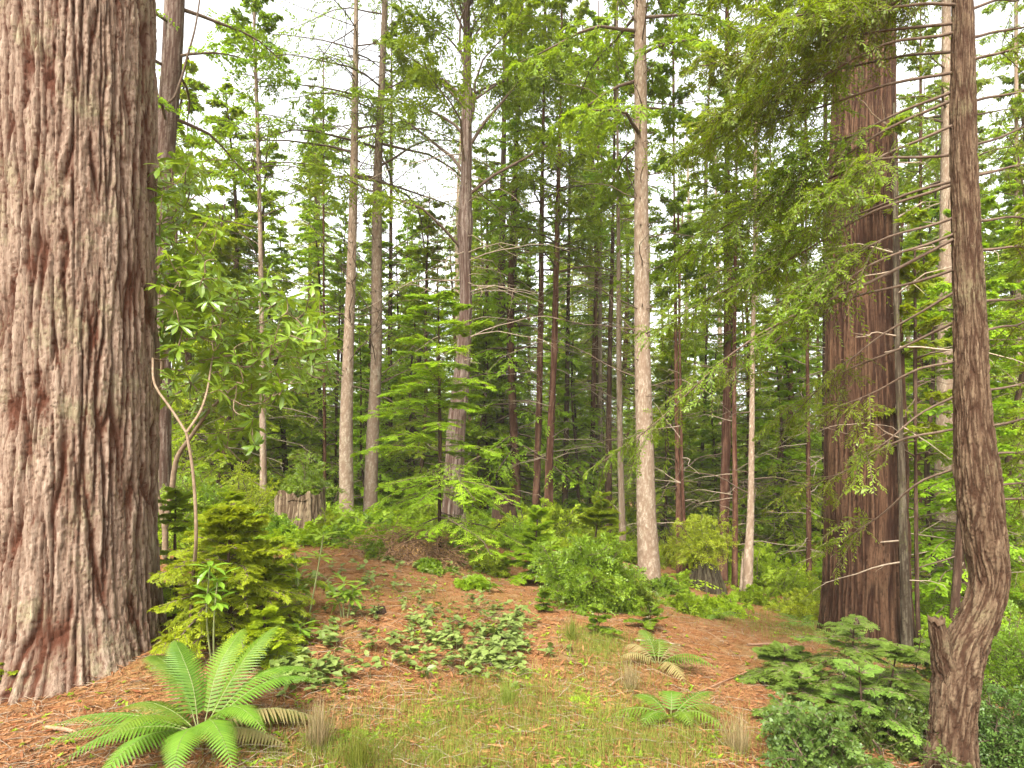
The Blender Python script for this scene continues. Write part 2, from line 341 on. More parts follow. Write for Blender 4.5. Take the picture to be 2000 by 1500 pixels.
# ------------------------------------------------------------------ trunks
BARK = {  # plates: width, height, groove depth (m), groove width; strips: width, height, depth; flakes: width, height, depth
 'redwood': (.086, .75, .050, .20, .030, .24, .012, .012, .085, .006), 'straight': (.055, .8, .034, .36, .022, .4, .010, .012, .12, .003), 'crook': (.050, .17, .022, .32, .024, .07, .009, .012, .035, .003),
 'scaly': (.045, .11, .007, .40, .020, .05, .003, .01, .03, .001), 'plain': (.05, .5, .005, .4, .025, .15, .003, .012, .05, .001)}
def trunk_mesh(name, mat, pts, rad, bark, res, flare=0.0, fh=.35, lobes=5, seed=1, lump=.05):
    """pts: spine in local space from the base up; res: mesh step in metres"""
    pts = np.asarray(pts, float); rad = np.asarray(rad, float)
    Ltot = np.linalg.norm(np.diff(pts, axis=0), axis=1).sum(); n = max(12, int(Ltot / res))
    C, R = spline(pts, rad, n); h = np.linspace(0, Ltot, n)
    rb = float(np.max(rad)); nth = max(8, int(2 * pi * rb / res * .9))
    if res > .04: nth = max(10, min(nth, 18))
    th = np.arange(nth) * 2 * pi / nth; TH, H = np.meshgrid(th, h)
    cw1, ch1, a1, gw, cw2, ch2, a2, cw3, ch3, a3 = BARK[bark]
    n1 = max(5, int(round(2 * pi * rb / cw1))); n2 = max(9, int(round(2 * pi * rb / cw2)))
    q1 = TH / (2 * pi) * n1; q2 = TH / (2 * pi) * n2
    w1 = .9 * (vn(q1, H / ch1 * .7, seed + 3, n1) - .5) + .22 * (vn(q1 * 2, H / ch1 * 3, seed + 4, n1 * 2) - .5) + .05 * (vn(q1 * 4, H / ch1 * 22, seed + 6, n1 * 4) - .5)
    f1, f2, cid = worley(q1 + w1, H / ch1, seed, n1, .38)
    pl = np.clip((f2 - f1) / gw, 0, 1) ** .6
    gap = np.clip(vn(q1, H / ch1 * 1.3, seed + 50, n1) * 3.2 - .35, .15, 1)            # grooves deepen and fade out
    pl = 1 - (1 - pl) * gap
    w2 = .5 * (vn(q2, H / ch2 * 1.0, seed + 7, n2) - .5) + .3 * (vn(q2 * 3, H / ch2 * 9, seed + 8, n2 * 3) - .5)
    g1, g2, cid2 = worley(q2 + w2 + w1, H / ch2 + w2 * .4, seed + 20, n2, .5)
    ps = np.clip((g2 - g1) / .16, 0, 1)
    cid3 = .5; fl3 = 0
    if res < .02:
        n3 = max(12, int(round(2 * pi * rb / cw3))); q3 = TH / (2 * pi) * n3
        k1, k2, cid3 = worley(q3 + 1.2 * w2, H / ch3, seed + 30, n3, .6); fl3 = a3 * (1.6 * (cid3 - .5) + .5 * (np.clip((k2 - k1) / .3, 0, 1) - 1))
    disp = a1 * (pl - 1) + a1 * .3 * (cid - .5) * pl + a2 * .6 * (ps - 1) + a2 * 1.3 * (cid2 - .5) + fl3
    lob = (vn(TH / (2 * pi) * lobes, H * .8, seed + 40, lobes) - .5)
    fl = flare * np.exp(-np.maximum(H - .05, 0) / fh)
    RR = R[:, None] * (1 + fl * (1 + .8 * lob) + lump * lob) + disp * np.clip(R[:, None] / rb, .25, 1)
    V, F = ring_tube(C, RR, nth)
    fur = np.clip((1 - pl) * 1.7 + .85 * (1 - ps) * (cid2 > .35) - .1, 0, 1)
    tone = np.clip(.45 * cid2 + .3 * cid + .35 * cid3 + 0 * H, 0, 1)
    return mesh_raw(name, V, F, mat, {"furrow": ('POINT', fur.ravel()), "tone": ('POINT', tone.ravel())})

def spine_from_px(rows, Y, top_z, base_z, sink=.25):
    """rows of (u, v, width_px) at depth Y -> world spine points from below the base up to top_z, and radii"""
    rows = sorted(rows, key=lambda r: -r[1])
    P = [px(u, v, Y) for u, v, w in rows]; R = [w / 2 / FPX * Y for u, v, w in rows]
    P[0][2] = base_z; P.insert(0, P[0] - Z * sink); R.insert(0, R[0] * 1.03)
    if top_z > P[-1][2] + 1:
        d = (P[-1] - P[-2]) / max(P[-1][2] - P[-2][2], .1); z0 = P[-1][2]; p0 = P[-1]; r0 = R[-1]
        for f in (.33, .66, 1.0):
            P.append(p0 + np.array([d[0] * .4, 0, 1]) * (top_z - z0) * f); R.append(r0 * (1 - f) + .012)
    return np.array(P), np.array(R)
def along(P, R, z):
    z = np.asarray(z, float); return np.stack([np.interp(z, P[:, 2], P[:, 0]), np.interp(z, P[:, 2], P[:, 1]), z], -1), np.interp(z, P[:, 2], R)
def limbs_at(P, R, z, L, el, rng, droop, az=None, A=.03):
    z = np.asarray(z, float); n = len(z); p, r = along(P, R, z)
    az = (np.arange(n) * 2.4 + rng.uniform(-.5, .5, n) + rng.uniform(0, 6)) if az is None else az
    D = np.stack([np.cos(az) * np.cos(el), np.sin(az) * np.cos(el), np.sin(el) + 0 * az], -1)
    return Br(p + D * (r * .6)[:, None] * np.array([1, 1, 0]), D, L, droop, None, A, rng.uniform(0, 6, n))

STY = {  # twig count, sub-twig length fraction, leaf count per twig, leaf length, leaf width, twig droop
 'redwood': dict(tw=16, tl=.36, lf=16, ll=.105, lw=.030, dr=.35, ta=.95, la=.6),
 'hemlock': dict(tw=18, tl=.32, lf=16, ll=.085, lw=.030, dr=.30, ta=1.0, la=.7),
 'spruce':  dict(tw=18, tl=.28, lf=14, ll=.090, lw=.024, dr=.55, ta=1.0, la=.5),
}
def foliage(b, sty, rng, t0=.2, dens=1.0, fine=1.0, sub=False, slim=1.0, flat=.25):
    s = dict(STY[sty]); s['lw'] *= slim; tw = max(4, int(s['tw'] * dens))
    k = kids(b, tw, t0, 1.0, s['ta'], lambda t: s['tl'] * (1.15 - .75 * t), s['dr'] * min(1, flat * 4), rng, .3, .45, flat)
    if sub:
        k2 = kids(k, 6, .2, .95, .8, lambda t: .42 * (1.1 - .6 * t), s['dr'] * min(1, flat * 4), rng, .3, .4, flat)
        Q2, v2 = leaves(k2, max(5, int(s['lf'] * .55)), .05, 1, s['la'], s['ll'] / fine, s['lw'] / fine, rng, flat=flat)
    lf = max(5, int(s['lf'] * fine))
    Q, v = leaves(k, lf, .08, 1, s['la'], s['ll'] / fine, s['lw'] / fine, rng, flat=flat)
    if sub: Q = np.concatenate([Q, Q2]); v = np.concatenate([v, v2])
    return Q, v, k

def conifer_parts(root, P, R, rng, crown=None, dead=None, leafmat='needle', twigmat='twig', deadmat='twig', stub=None):
    """crown = dict(z0, z1, n, L0, L1, el, droop, sty, dens, ...), dead = dict(z0, z1, n, L, el); P local"""
    if crown:
        c = dict(el0=.0, el1=.7, droop=.15, sty='redwood', dens=1.0, fine=1.0, sub=False, A=.03, t0=.2, pw=.9, slim=1.0, flat=.25); c.update(crown)
        f = np.sort(rng.uniform(0, 1, c['n'])) ; z = c['z0'] + (c['z1'] - c['z0']) * f
        L = (c['L1'] + (c['L0'] - c['L1']) * (1 - f) ** c['pw']) * rng.uniform(.55, 1.2, c['n'])
        el = c['el0'] + (c['el1'] - c['el0']) * f + rng.normal(0, .15, c['n'])
        b = limbs_at(P, R, z, L, el, rng, c['droop'], c.get('az'), c['A'])
        Q, v, k = foliage(b, c['sty'], rng, c['t0'], c['dens'], c['fine'], c['sub'], c['slim'], c['flat'])
        rr = np.interp(z, P[:, 2], R)
        tb = [tubes(b, np.minimum(.035, rr * .4) * (.4 + .6 * L / max(L.max(), .1)), .004, 6, 4)]
        if c.get('tw_tubes', True): tb.append(tubes(k, .004, .0015, 2, 3))
        V, F = cat_tubes(tb); obj("crown", crownmesh("crown", Q, v, V, F, [M[leafmat], M[twigmat]]), root)
    if dead:
        d = dict(el=.15, droop=.1, A=.05, sub=3, split=False); d.update(dead)
        z = rng.uniform(d['z0'], d['z1'], d['n']); L = d['L'] * rng.uniform(.2, 1.0, d['n']) ** 1.3 + .08
        b = limbs_at(P, R, z, L, d['el'] + rng.normal(0, .3, d['n']), rng, d['droop'], None, d['A'])
        tb = [tubes(b, .006 + .006 * L / max(L.max(), .1), .0025, 6, 4)]
        if d['sub']:
            k = kids(b, d['sub'], .25, .95, .8, lambda t: .35 * (1.1 - .5 * t), .1, rng, .35, .5, .5, .04); tb.append(tubes(k, .004, .0015, 3, 3))
        if d['split']:
            nb = b.n; tv = [x[0].reshape(nb, -1, 3) for x in tb]; tf = [x[1].reshape(nb, -1, 4) for x in tb]
            for i in range(nb):
                V, F = cat_tubes([(tv[j][i], tf[j][i] - i * tv[j].shape[1]) for j in range(len(tb))]); obj('dead_limb', mesh_raw('dead_limb', V, F, M[deadmat]), root)
            tb = []
        if stub:
            zs = np.repeat(np.arange(d['z0'], d['z1'], stub), 4) + rng.normal(0, .02, len(np.repeat(np.arange(d['z0'], d['z1'], stub), 4)))
            bs = limbs_at(P, R, zs, rng.uniform(.02, .07, len(zs)) + np.interp(zs, P[:, 2], R) * .5, rng.normal(.2, .2, len(zs)), rng, 0, rng.uniform(0, 6.28, len(zs)), 0)
            tb.append(tubes(bs, .013, .007, 1, 5))
        if tb: V, F = cat_tubes(tb); obj("stub_knots" if d['split'] else "dead_branchwork", mesh_raw("dead_branchwork", V, F, M[deadmat]), root)

def tree_px(name, label, rows, Y, bark, mat, res, H, flare=.25, fh=.25, seed=1, crown=None, dead=None, cat='tree', group=None, stub=None, leafmat='needle', deadmat='twig', lump=.05, sink=.25):
    ub, vb, wb = max(rows, key=lambda r: r[1]); X = (ub - 1000) / FPX * Y
    bz = gz(X, Y); base = np.array([X, Y, bz])
    root = thing(name, label, cat, base, group)
    P, R = spine_from_px(rows, Y, bz + H, bz, sink); P = P - base
    keep = np.concatenate([[True], np.diff(P[:, 2]) > .02]); P = P[keep]; R = R[keep]
    obj("trunk", trunk_mesh("trunk", M[mat], P, R, bark, res, flare, fh, seed=seed, lump=lump), root)
    conifer_parts(root, P, R, np.random.default_rng(seed), crown, dead, leafmat, 'twig', deadmat, stub)
    return root, P, R

# ------------------------------------------------------------------ leaf templates
def tmpl(P, D, U, L, W, prof, fold=.25, curve=.2):
    """leaf blades with a midrib fold: quads (m*2*k,4,3)"""
    P = np.asarray(P); D = nrm(D); S = nrm(np.cross(D, U)); U = np.cross(S, D); k = len(prof) - 1
    e = lambda a: np.asarray(a)[:, None]
    mid = []; lf = []; rt = []
    for i, w in enumerate(prof):
        t = i / k; c = P + D * e(L * t) - U * e(L * curve * t * t)
        mid.append(c); h = U * e(W * w * fold)
        lf.append(c + S * e(W * w / 2) + h); rt.append(c - S * e(W * w / 2) + h)
    Q = []
    for i in range(k):
        Q.append(np.stack([mid[i], mid[i + 1], lf[i + 1], lf[i]], 1)); Q.append(np.stack([mid[i], rt[i], rt[i + 1], mid[i + 1]], 1))
    return np.stack(Q, 1).reshape(-1, 4, 3), 2 * k
OVATE = (0.05, .8, 1.0, .7, .0); OBOV = (.1, .45, .85, 1.0, .0); SICK = (.9, .75, .0)
def whorls(P, A, rng, n=8, L=.12, W=.034, el=.35):
    """rosettes of n leaves at points P round axes A"""
    N = len(P); A = nrm(A); X = nrm(np.cross(A, rng.normal(0, 1, (N, 3)))); Yv = np.cross(A, X)
    a = (np.arange(n) * 2 * pi / n)[None] + rng.normal(0, .2, (N, n)); ee = el + rng.normal(0, .3, (N, n))
    R = X[:, None] * np.cos(a)[..., None] + Yv[:, None] * np.sin(a)[..., None]
    D = R * np.cos(ee)[..., None] + A[:, None] * np.sin(ee)[..., None]
    U = A[:, None] * np.cos(ee)[..., None] - R * np.sin(ee)[..., None]
    m = N * n; PP = np.repeat(P, n, 0) - np.repeat(A, n, 0) * rng.uniform(0, .03, m)[:, None]
    Q, q = tmpl(PP, D.reshape(-1, 3), U.reshape(-1, 3), L * rng.uniform(.65, 1.15, m), W * rng.uniform(.8, 1.15, m), OBOV, .15, .3)
    return Q, np.repeat(np.clip(np.repeat(rng.uniform(0, 1, N), n) * .6 + rng.uniform(0, .5, m), 0, 1), q)

# ------------------------------------------------------------------ the large near trunks
def big_left():
    Y = 4.95; u0 = 147; X = (u0 - 1000) / FPX * Y; bz = 0.04; base = np.array([X, Y, bz])
    root = thing("redwood_tree", "huge old redwood with deeply furrowed pinkish bark filling the left edge", "tree", base)
    P = [(0, 0, -.35), (0, 0, 0), (0, 0, .5), (.0, 0, 1.4), (.01, 0, 2.6), (.02, 0, 5), (.02, 0, 7.5)]
    R = [.56, .555, .545, .54, .525, .505, .48]
    obj("trunk", trunk_mesh("trunk", M['redwood_bark'], P, R, 'redwood', .0085, .75, .30, 7, seed=11, lump=.05), root)
    P2 = np.array([(0.02, 0, 7.3), (0, 0, 18), (0, 0, 34)]); R2 = np.array([.48, .35, .02])
    obj("upper_trunk", trunk_mesh("upper_trunk", M['redwood_bark'], P2, R2, 'redwood', .1, seed=3), root)
    conifer_parts(root, P2, R2, np.random.default_rng(4), dict(z0=9, z1=33, n=60, L0=3.2, L1=.5, el0=-.1, el1=.5, dens=.8, az=np.random.default_rng(8).uniform(1.2, 5.2, 60)))
big_left()

def right_redwood():
    rows = [(1695, 0, 96), (1686, 200, 114), (1684, 500, 128), (1687, 700, 138), (1690, 900, 148), (1691, 1100, 156), (1692, 1250, 168)]
    tree_px("redwood_tree", "broad dark brown redwood trunk with straight fibrous ridges at right, ferny seedling at its foot", rows, 8.0, 'straight', 'brown_bark', .011, 30,
            .16, .2, seed=21, crown=dict(z0=9.8, z1=29, n=70, L0=2.2, L1=.4, el0=-.1, el1=.6, dens=1.1, sub=True, fine=1.2))
right_redwood()

def foliage_branch(root, P0, P1, G, r, rng, sty, mat, n1, l1, ndl, nl, nw, t0=.2, sub=3, name='branch', wood='twig', A=.034, dr=.35):
    """one drooping limb with its sprays: part branch > sub-part foliage (local coordinates)"""
    P0 = np.asarray(P0, float); P1 = np.asarray(P1, float); L = np.linalg.norm(P1 - P0); D = (P1 - P0) + Z * G * L; L = np.linalg.norm(D)
    b = Br(P0[None], D[None], L, G * np.linalg.norm(P1 - P0) / L, None, A, rng.uniform(0, 6, 1))
    k = kids(b, n1, t0, 1.0, .9, lambda t: l1 / L * (1.2 - .7 * t), dr, rng, .35, .4, .35)
    k2 = kids(k, sub, .25, .9, .8, lambda t: .55 * (1.1 - .5 * t), dr, rng, .3, .3, .3) if sub else None
    V, F = cat_tubes([tubes(b, r, .003, 14, 6), tubes(k, .0032, .0012, 4, 3)] + ([tubes(k2, .002, .001, 2, 3)] if sub else []))
    o = obj(name, mesh_raw(name, V, F, M[wood]), root)
    if ndl:
        Q, v = leaves(k, ndl, .1, 1, .75, nl, nw, rng, ja=.2, flat=.2)
        if sub:
            Q2, v2 = leaves(k2, int(ndl * .6), .08, 1, .75, nl, nw, rng, ja=.2, flat=.2); Q = np.concatenate([Q, Q2]); v = np.concatenate([v, v2])
        obj("foliage", leafmesh("foliage", Q, v, M[mat]), o)
    return o

def crooked():
    Y = 4.1; rng = np.random.default_rng(31)
    rows = [(1872, -120, 30), (1880, 0, 37), (1881, 250, 46), (1885, 400, 48), (1893, 600, 56), (1899, 800, 66), (1911, 950, 80), (1924, 1060, 76),
            (1932, 1130, 70), (1913, 1205, 72), (1884, 1265, 80), (1867, 1340, 84), (1858, 1430, 88), (1850, 1530, 112)]
    base = px(1850, 1530, Y); base[2] = gz(base[0], base[1])
    root = thing("crooked_tree", "crooked rough barked young tree with a kinked trunk and broken stub at right edge", "tree", base)
    P, R = spine_from_px(rows, Y, base[2] + 9, base[2], .3); P = P - base
    obj("trunk", trunk_mesh("trunk", M['crook_bark'], P, R, 'crook', .006, .35, .12, seed=33, lump=.06), root)
    q = [px(1860, 1370, Y) - base, px(1850, 1315, Y - .01) - base, px(1838, 1262, Y - .03) - base, px(1829, 1212, Y - .05) - base]
    st = obj("broken_stub", trunk_mesh("broken_stub", M['crook_bark'], q, [.10, .085, .058, .044], 'crook', .006, seed=35), root)
    e = px(1829, 1212, Y - .05) - base; a = np.arange(16) * 2 * pi / 16; rg = [np.stack([e[0] + .046 * f * np.cos(a), e[1] + .046 * f * np.sin(a), e[2] + dz + .035 * h2(np.arange(16), np.full(16, int(9 * f)), 5)], -1) for f, dz in ((1.0, -.03), (1.02, .0), (.6, -.02), (.05, -.05))]
    ix = np.arange(64).reshape(4, 16); nx = np.roll(ix, -1, 1); obj("broken_end", mesh_raw("broken_end", np.concatenate(rg), np.stack([ix[:-1], nx[:-1], nx[1:], ix[1:]], -1).reshape(-1, 4), M['crook_bark'], {"furrow": ('POINT', np.full(64, .3)), "tone": ('POINT', np.full(64, .5))}, smooth=False), st)
    W = lambda u, v, y=Y: px(u, v, y) - base
    left = [(-60,1250,-120,5.6),(-20,1440,-60,4.4),(10,1500,40,4.0),(45,1380,130,4.7),(62,1395,235,4.6),(100,1460,180,5.4),(140,1320,300,5.2),(175,1540,330,4.6),(190,1330,500,5.2),(240,1600,380,4.2),(300,1420,420,5.4),(350,1480,500,5.0),(355,1290,640,5.5),
            (420,1560,560,4.4),(450,1480,660,4.4),(458,1165,900,4.9),(520,1380,740,5.4),(560,1610,740,4.6),(620,1520,820,5.2),(700,1630,800,4.6),(760,1680,900,4.4),(830,1560,960,5.0),(900,1640,1060,4.8),
            (-90,1380,-40,5.2),(-70,1560,-20,4.8),(-40,1620,60,4.5),(-80,1480,20,5.6)]
    for i, (v0, u1, v1, y1) in enumerate(left):
        u0 = np.interp(v0, [r[1] for r in rows], [r[0] for r in rows])
        bare = i in (12, 18) 
        foliage_branch(root, W(u0 - 8, v0), W(u1, v1, y1), .10, .010 if i != 15 else .012, rng, 'redwood', 'needle_near', 58 if v0 < 150 else 40 if v0 < 440 else 26 if v1 < 740 or v0 == 458 else 9, .42, 26, .042, .0100, .15 if v0 < 0 else .42 if v0 < 150 else .46 if v0 < 440 else .55 if v1 < 740 or v0 == 458 else .72, 3)
    right = [(-60,2100,-160,3.9),(20,2080,-30,4.6),(75,2090,30,4.3),(120,2060,70,3.8),(200,2100,150,4.4),(285,2070,230,4.8),(345,2090,300,4.0),(430,2080,440,4.4),(490,2080,470,3.9),(590,2100,570,4.3),(650,2080,610,4.6),(765,2080,735,4.1),(835,2080,800,4.5),(890,2070,880,4.0),(945,2060,950,4.4),(985,2080,960,4.2)]
    for i, (v0, u1, v1, y1) in enumerate(right):
        u0 = np.interp(v0, [r[1] for r in rows], [r[0] for r in rows])
        foliage_branch(root, W(u0 + 8, v0), W(u1, v1, y1), -.05, .010, rng, 'redwood', 'needle_near', 18, .30, 22, .030, .008, .4, 2)
crooked()

# ------------------------------------------------------------------ the other trunks one can tell apart
SP = dict(fh=.2)
tree_px("spruce_tree", "pale straight spruce trunk with rough flaking bark, right of the bushy dark green shrub", [(1250,0,24),(1252,300,26),(1253,500,29),(1255,700,31),(1260,900,35),(1262,1000,38),(1268,1135,45)],
    10.5, 'scaly', 'pale_bark', .014, 25, .12, .2, 41, crown=dict(z0=5.8, z1=24, n=62, L0=1.7, L1=.5, el0=-.1, el1=.6, sty='redwood', dens=.9, sub=True, droop=.3, pw=.6),
    dead=dict(z0=2.5, z1=9, split=True, n=34, L=1.8, el=.25, droop=-.1), stub=.42)
tree_px("spruce_tree", "left one of two pale spotted trunks standing side by side left of centre", [(695,60,9),(694,150,12),(691,350,16),(687,500,18),(680,700,22),(676,850,26),(677,1012,29)],
    13, 'scaly', 'pale_bark', .02, 20, .15, .25, 42, crown=dict(z0=6.5, z1=19.5, n=52, L0=2.6, L1=.4, el0=.1, el1=.7, sty='spruce', dens=1.0, droop=.25), dead=dict(z0=2.5, z1=9.5, split=True, n=60, L=2.8, el=.35, droop=.05), stub=.40)
tree_px("spruce_tree", "right one of two pale spotted trunks standing side by side left of centre, mossy foot", [(752,0,11),(744,200,14),(738,330,17),(736,500,20),(735,700,22),(728,850,25),(723,1020,28)],
    13.5, 'scaly', 'pale_bark', .02, 22, .12, .25, 43, crown=dict(z0=6.8, z1=21.5, n=55, L0=2.6, L1=.4, el0=.1, el1=.7, sty='redwood', dens=1.0, droop=.3), dead=dict(z0=2.5, z1=9.5, split=True, n=60, L=2.8, el=.35, droop=.05), stub=.42)
tree_px("redwood_tree", "central redwood trunk rising behind the bright hemlock, its upswept limbs fanning out high up", [(912,0,13),(912,250,20),(909,400,26),(908,440,31),(908,500,25),(910,600,25),(903,720,31),(890,850,38),(886,950,42),(882,1045,48)],
    11.5, 'straight', 'grey_bark', .016, 19, .12, .3, 44, crown=dict(z0=4.6, z1=18, n=62, L0=3.4, L1=.6, el0=.75, el1=1.1, sty='redwood', dens=1.15, sub=True, droop=.22, t0=.3, A=.04), dead=dict(z0=2.6, z1=6.5, split=True, n=44, L=2.0, el=.1, droop=.25), deadmat='twig_pale', lump=.1)
tree_px("conifer_tree", "leaning grey pink trunk close behind the huge redwood at left", [(341,0,36),(336,120,37),(322,300,36),(314,500,33),(314,700,36),(312,900,42),(308,1060,50)],
    9, 'plain', 'grey_bark', .016, 18, .1, .3, 45, crown=dict(z0=5, z1=17, n=36, L0=1.7, L1=.4, el0=0, el1=.6, sty='hemlock', dens=1.0, droop=.3))
tree_px("conifer_tree", "very slim pale trunk between the huge redwood and the two spotted trunks", [(497,60,5),(500,150,7),(507,400,8),(511,600,10),(513,800,12),(515,1000,15)],
    12, 'plain', 'pale_bark', .03, 9.6, .15, .2, 46, crown=dict(z0=6.0, z1=9.5, n=40, L0=1.7, L1=.2, el0=.2, el1=.7, sty='hemlock', dens=.8, droop=.3), dead=dict(z0=2, z1=7, n=40, L=1.5, el=.3))
_t2 = bpy.data.objects["conifer_tree"]; _b = np.array(_t2.location)
_V, _F = polytube([px(u, v, 8.8) - _b for u, v in ((292, 120), (305, 165), (316, 203), (334, 197), (350, 165), (366, 110), (380, 60), (390, 0), (398, -60))], [.009, .012, .014, .016, .016, .014, .012, .010, .008], 7, 6)
obj("hooked_limb", mesh_raw("hooked_limb", _V, _F, M['twig']), _t2)
PAIRC = dict(sty='redwood', dens=1.0, droop=.25, el0=.1, el1=.8)
tree_px("redwood_tree", "left stem of a close pair of slim red brown trunks right of centre", [(1064,100,6),(1060,300,8),(1057,500,11),(1055,700,13),(1050,900,15),(1046,1040,18)],
    15, 'straight', 'red_bark', .03, 13, .15, .3, 47, crown=dict(z0=6.0, z1=12.8, n=60, L0=1.9, L1=.3, **PAIRC), dead=dict(z0=1.5, z1=8, n=40, L=1.5), deadmat='twig_pale')
tree_px("redwood_tree", "right stem of a close pair of slim red brown trunks right of centre", [(1096,150,5),(1092,300,8),(1087,500,12),(1082,700,14),(1073,900,17),(1071,1052,19)],
    14.6, 'straight', 'red_bark', .03, 12.5, .15, .3, 48, crown=dict(z0=5.6, z1=12.3, n=60, L0=1.8, L1=.3, **PAIRC), dead=dict(z0=1.5, z1=8, n=40, L=1.5), deadmat='twig_pale')
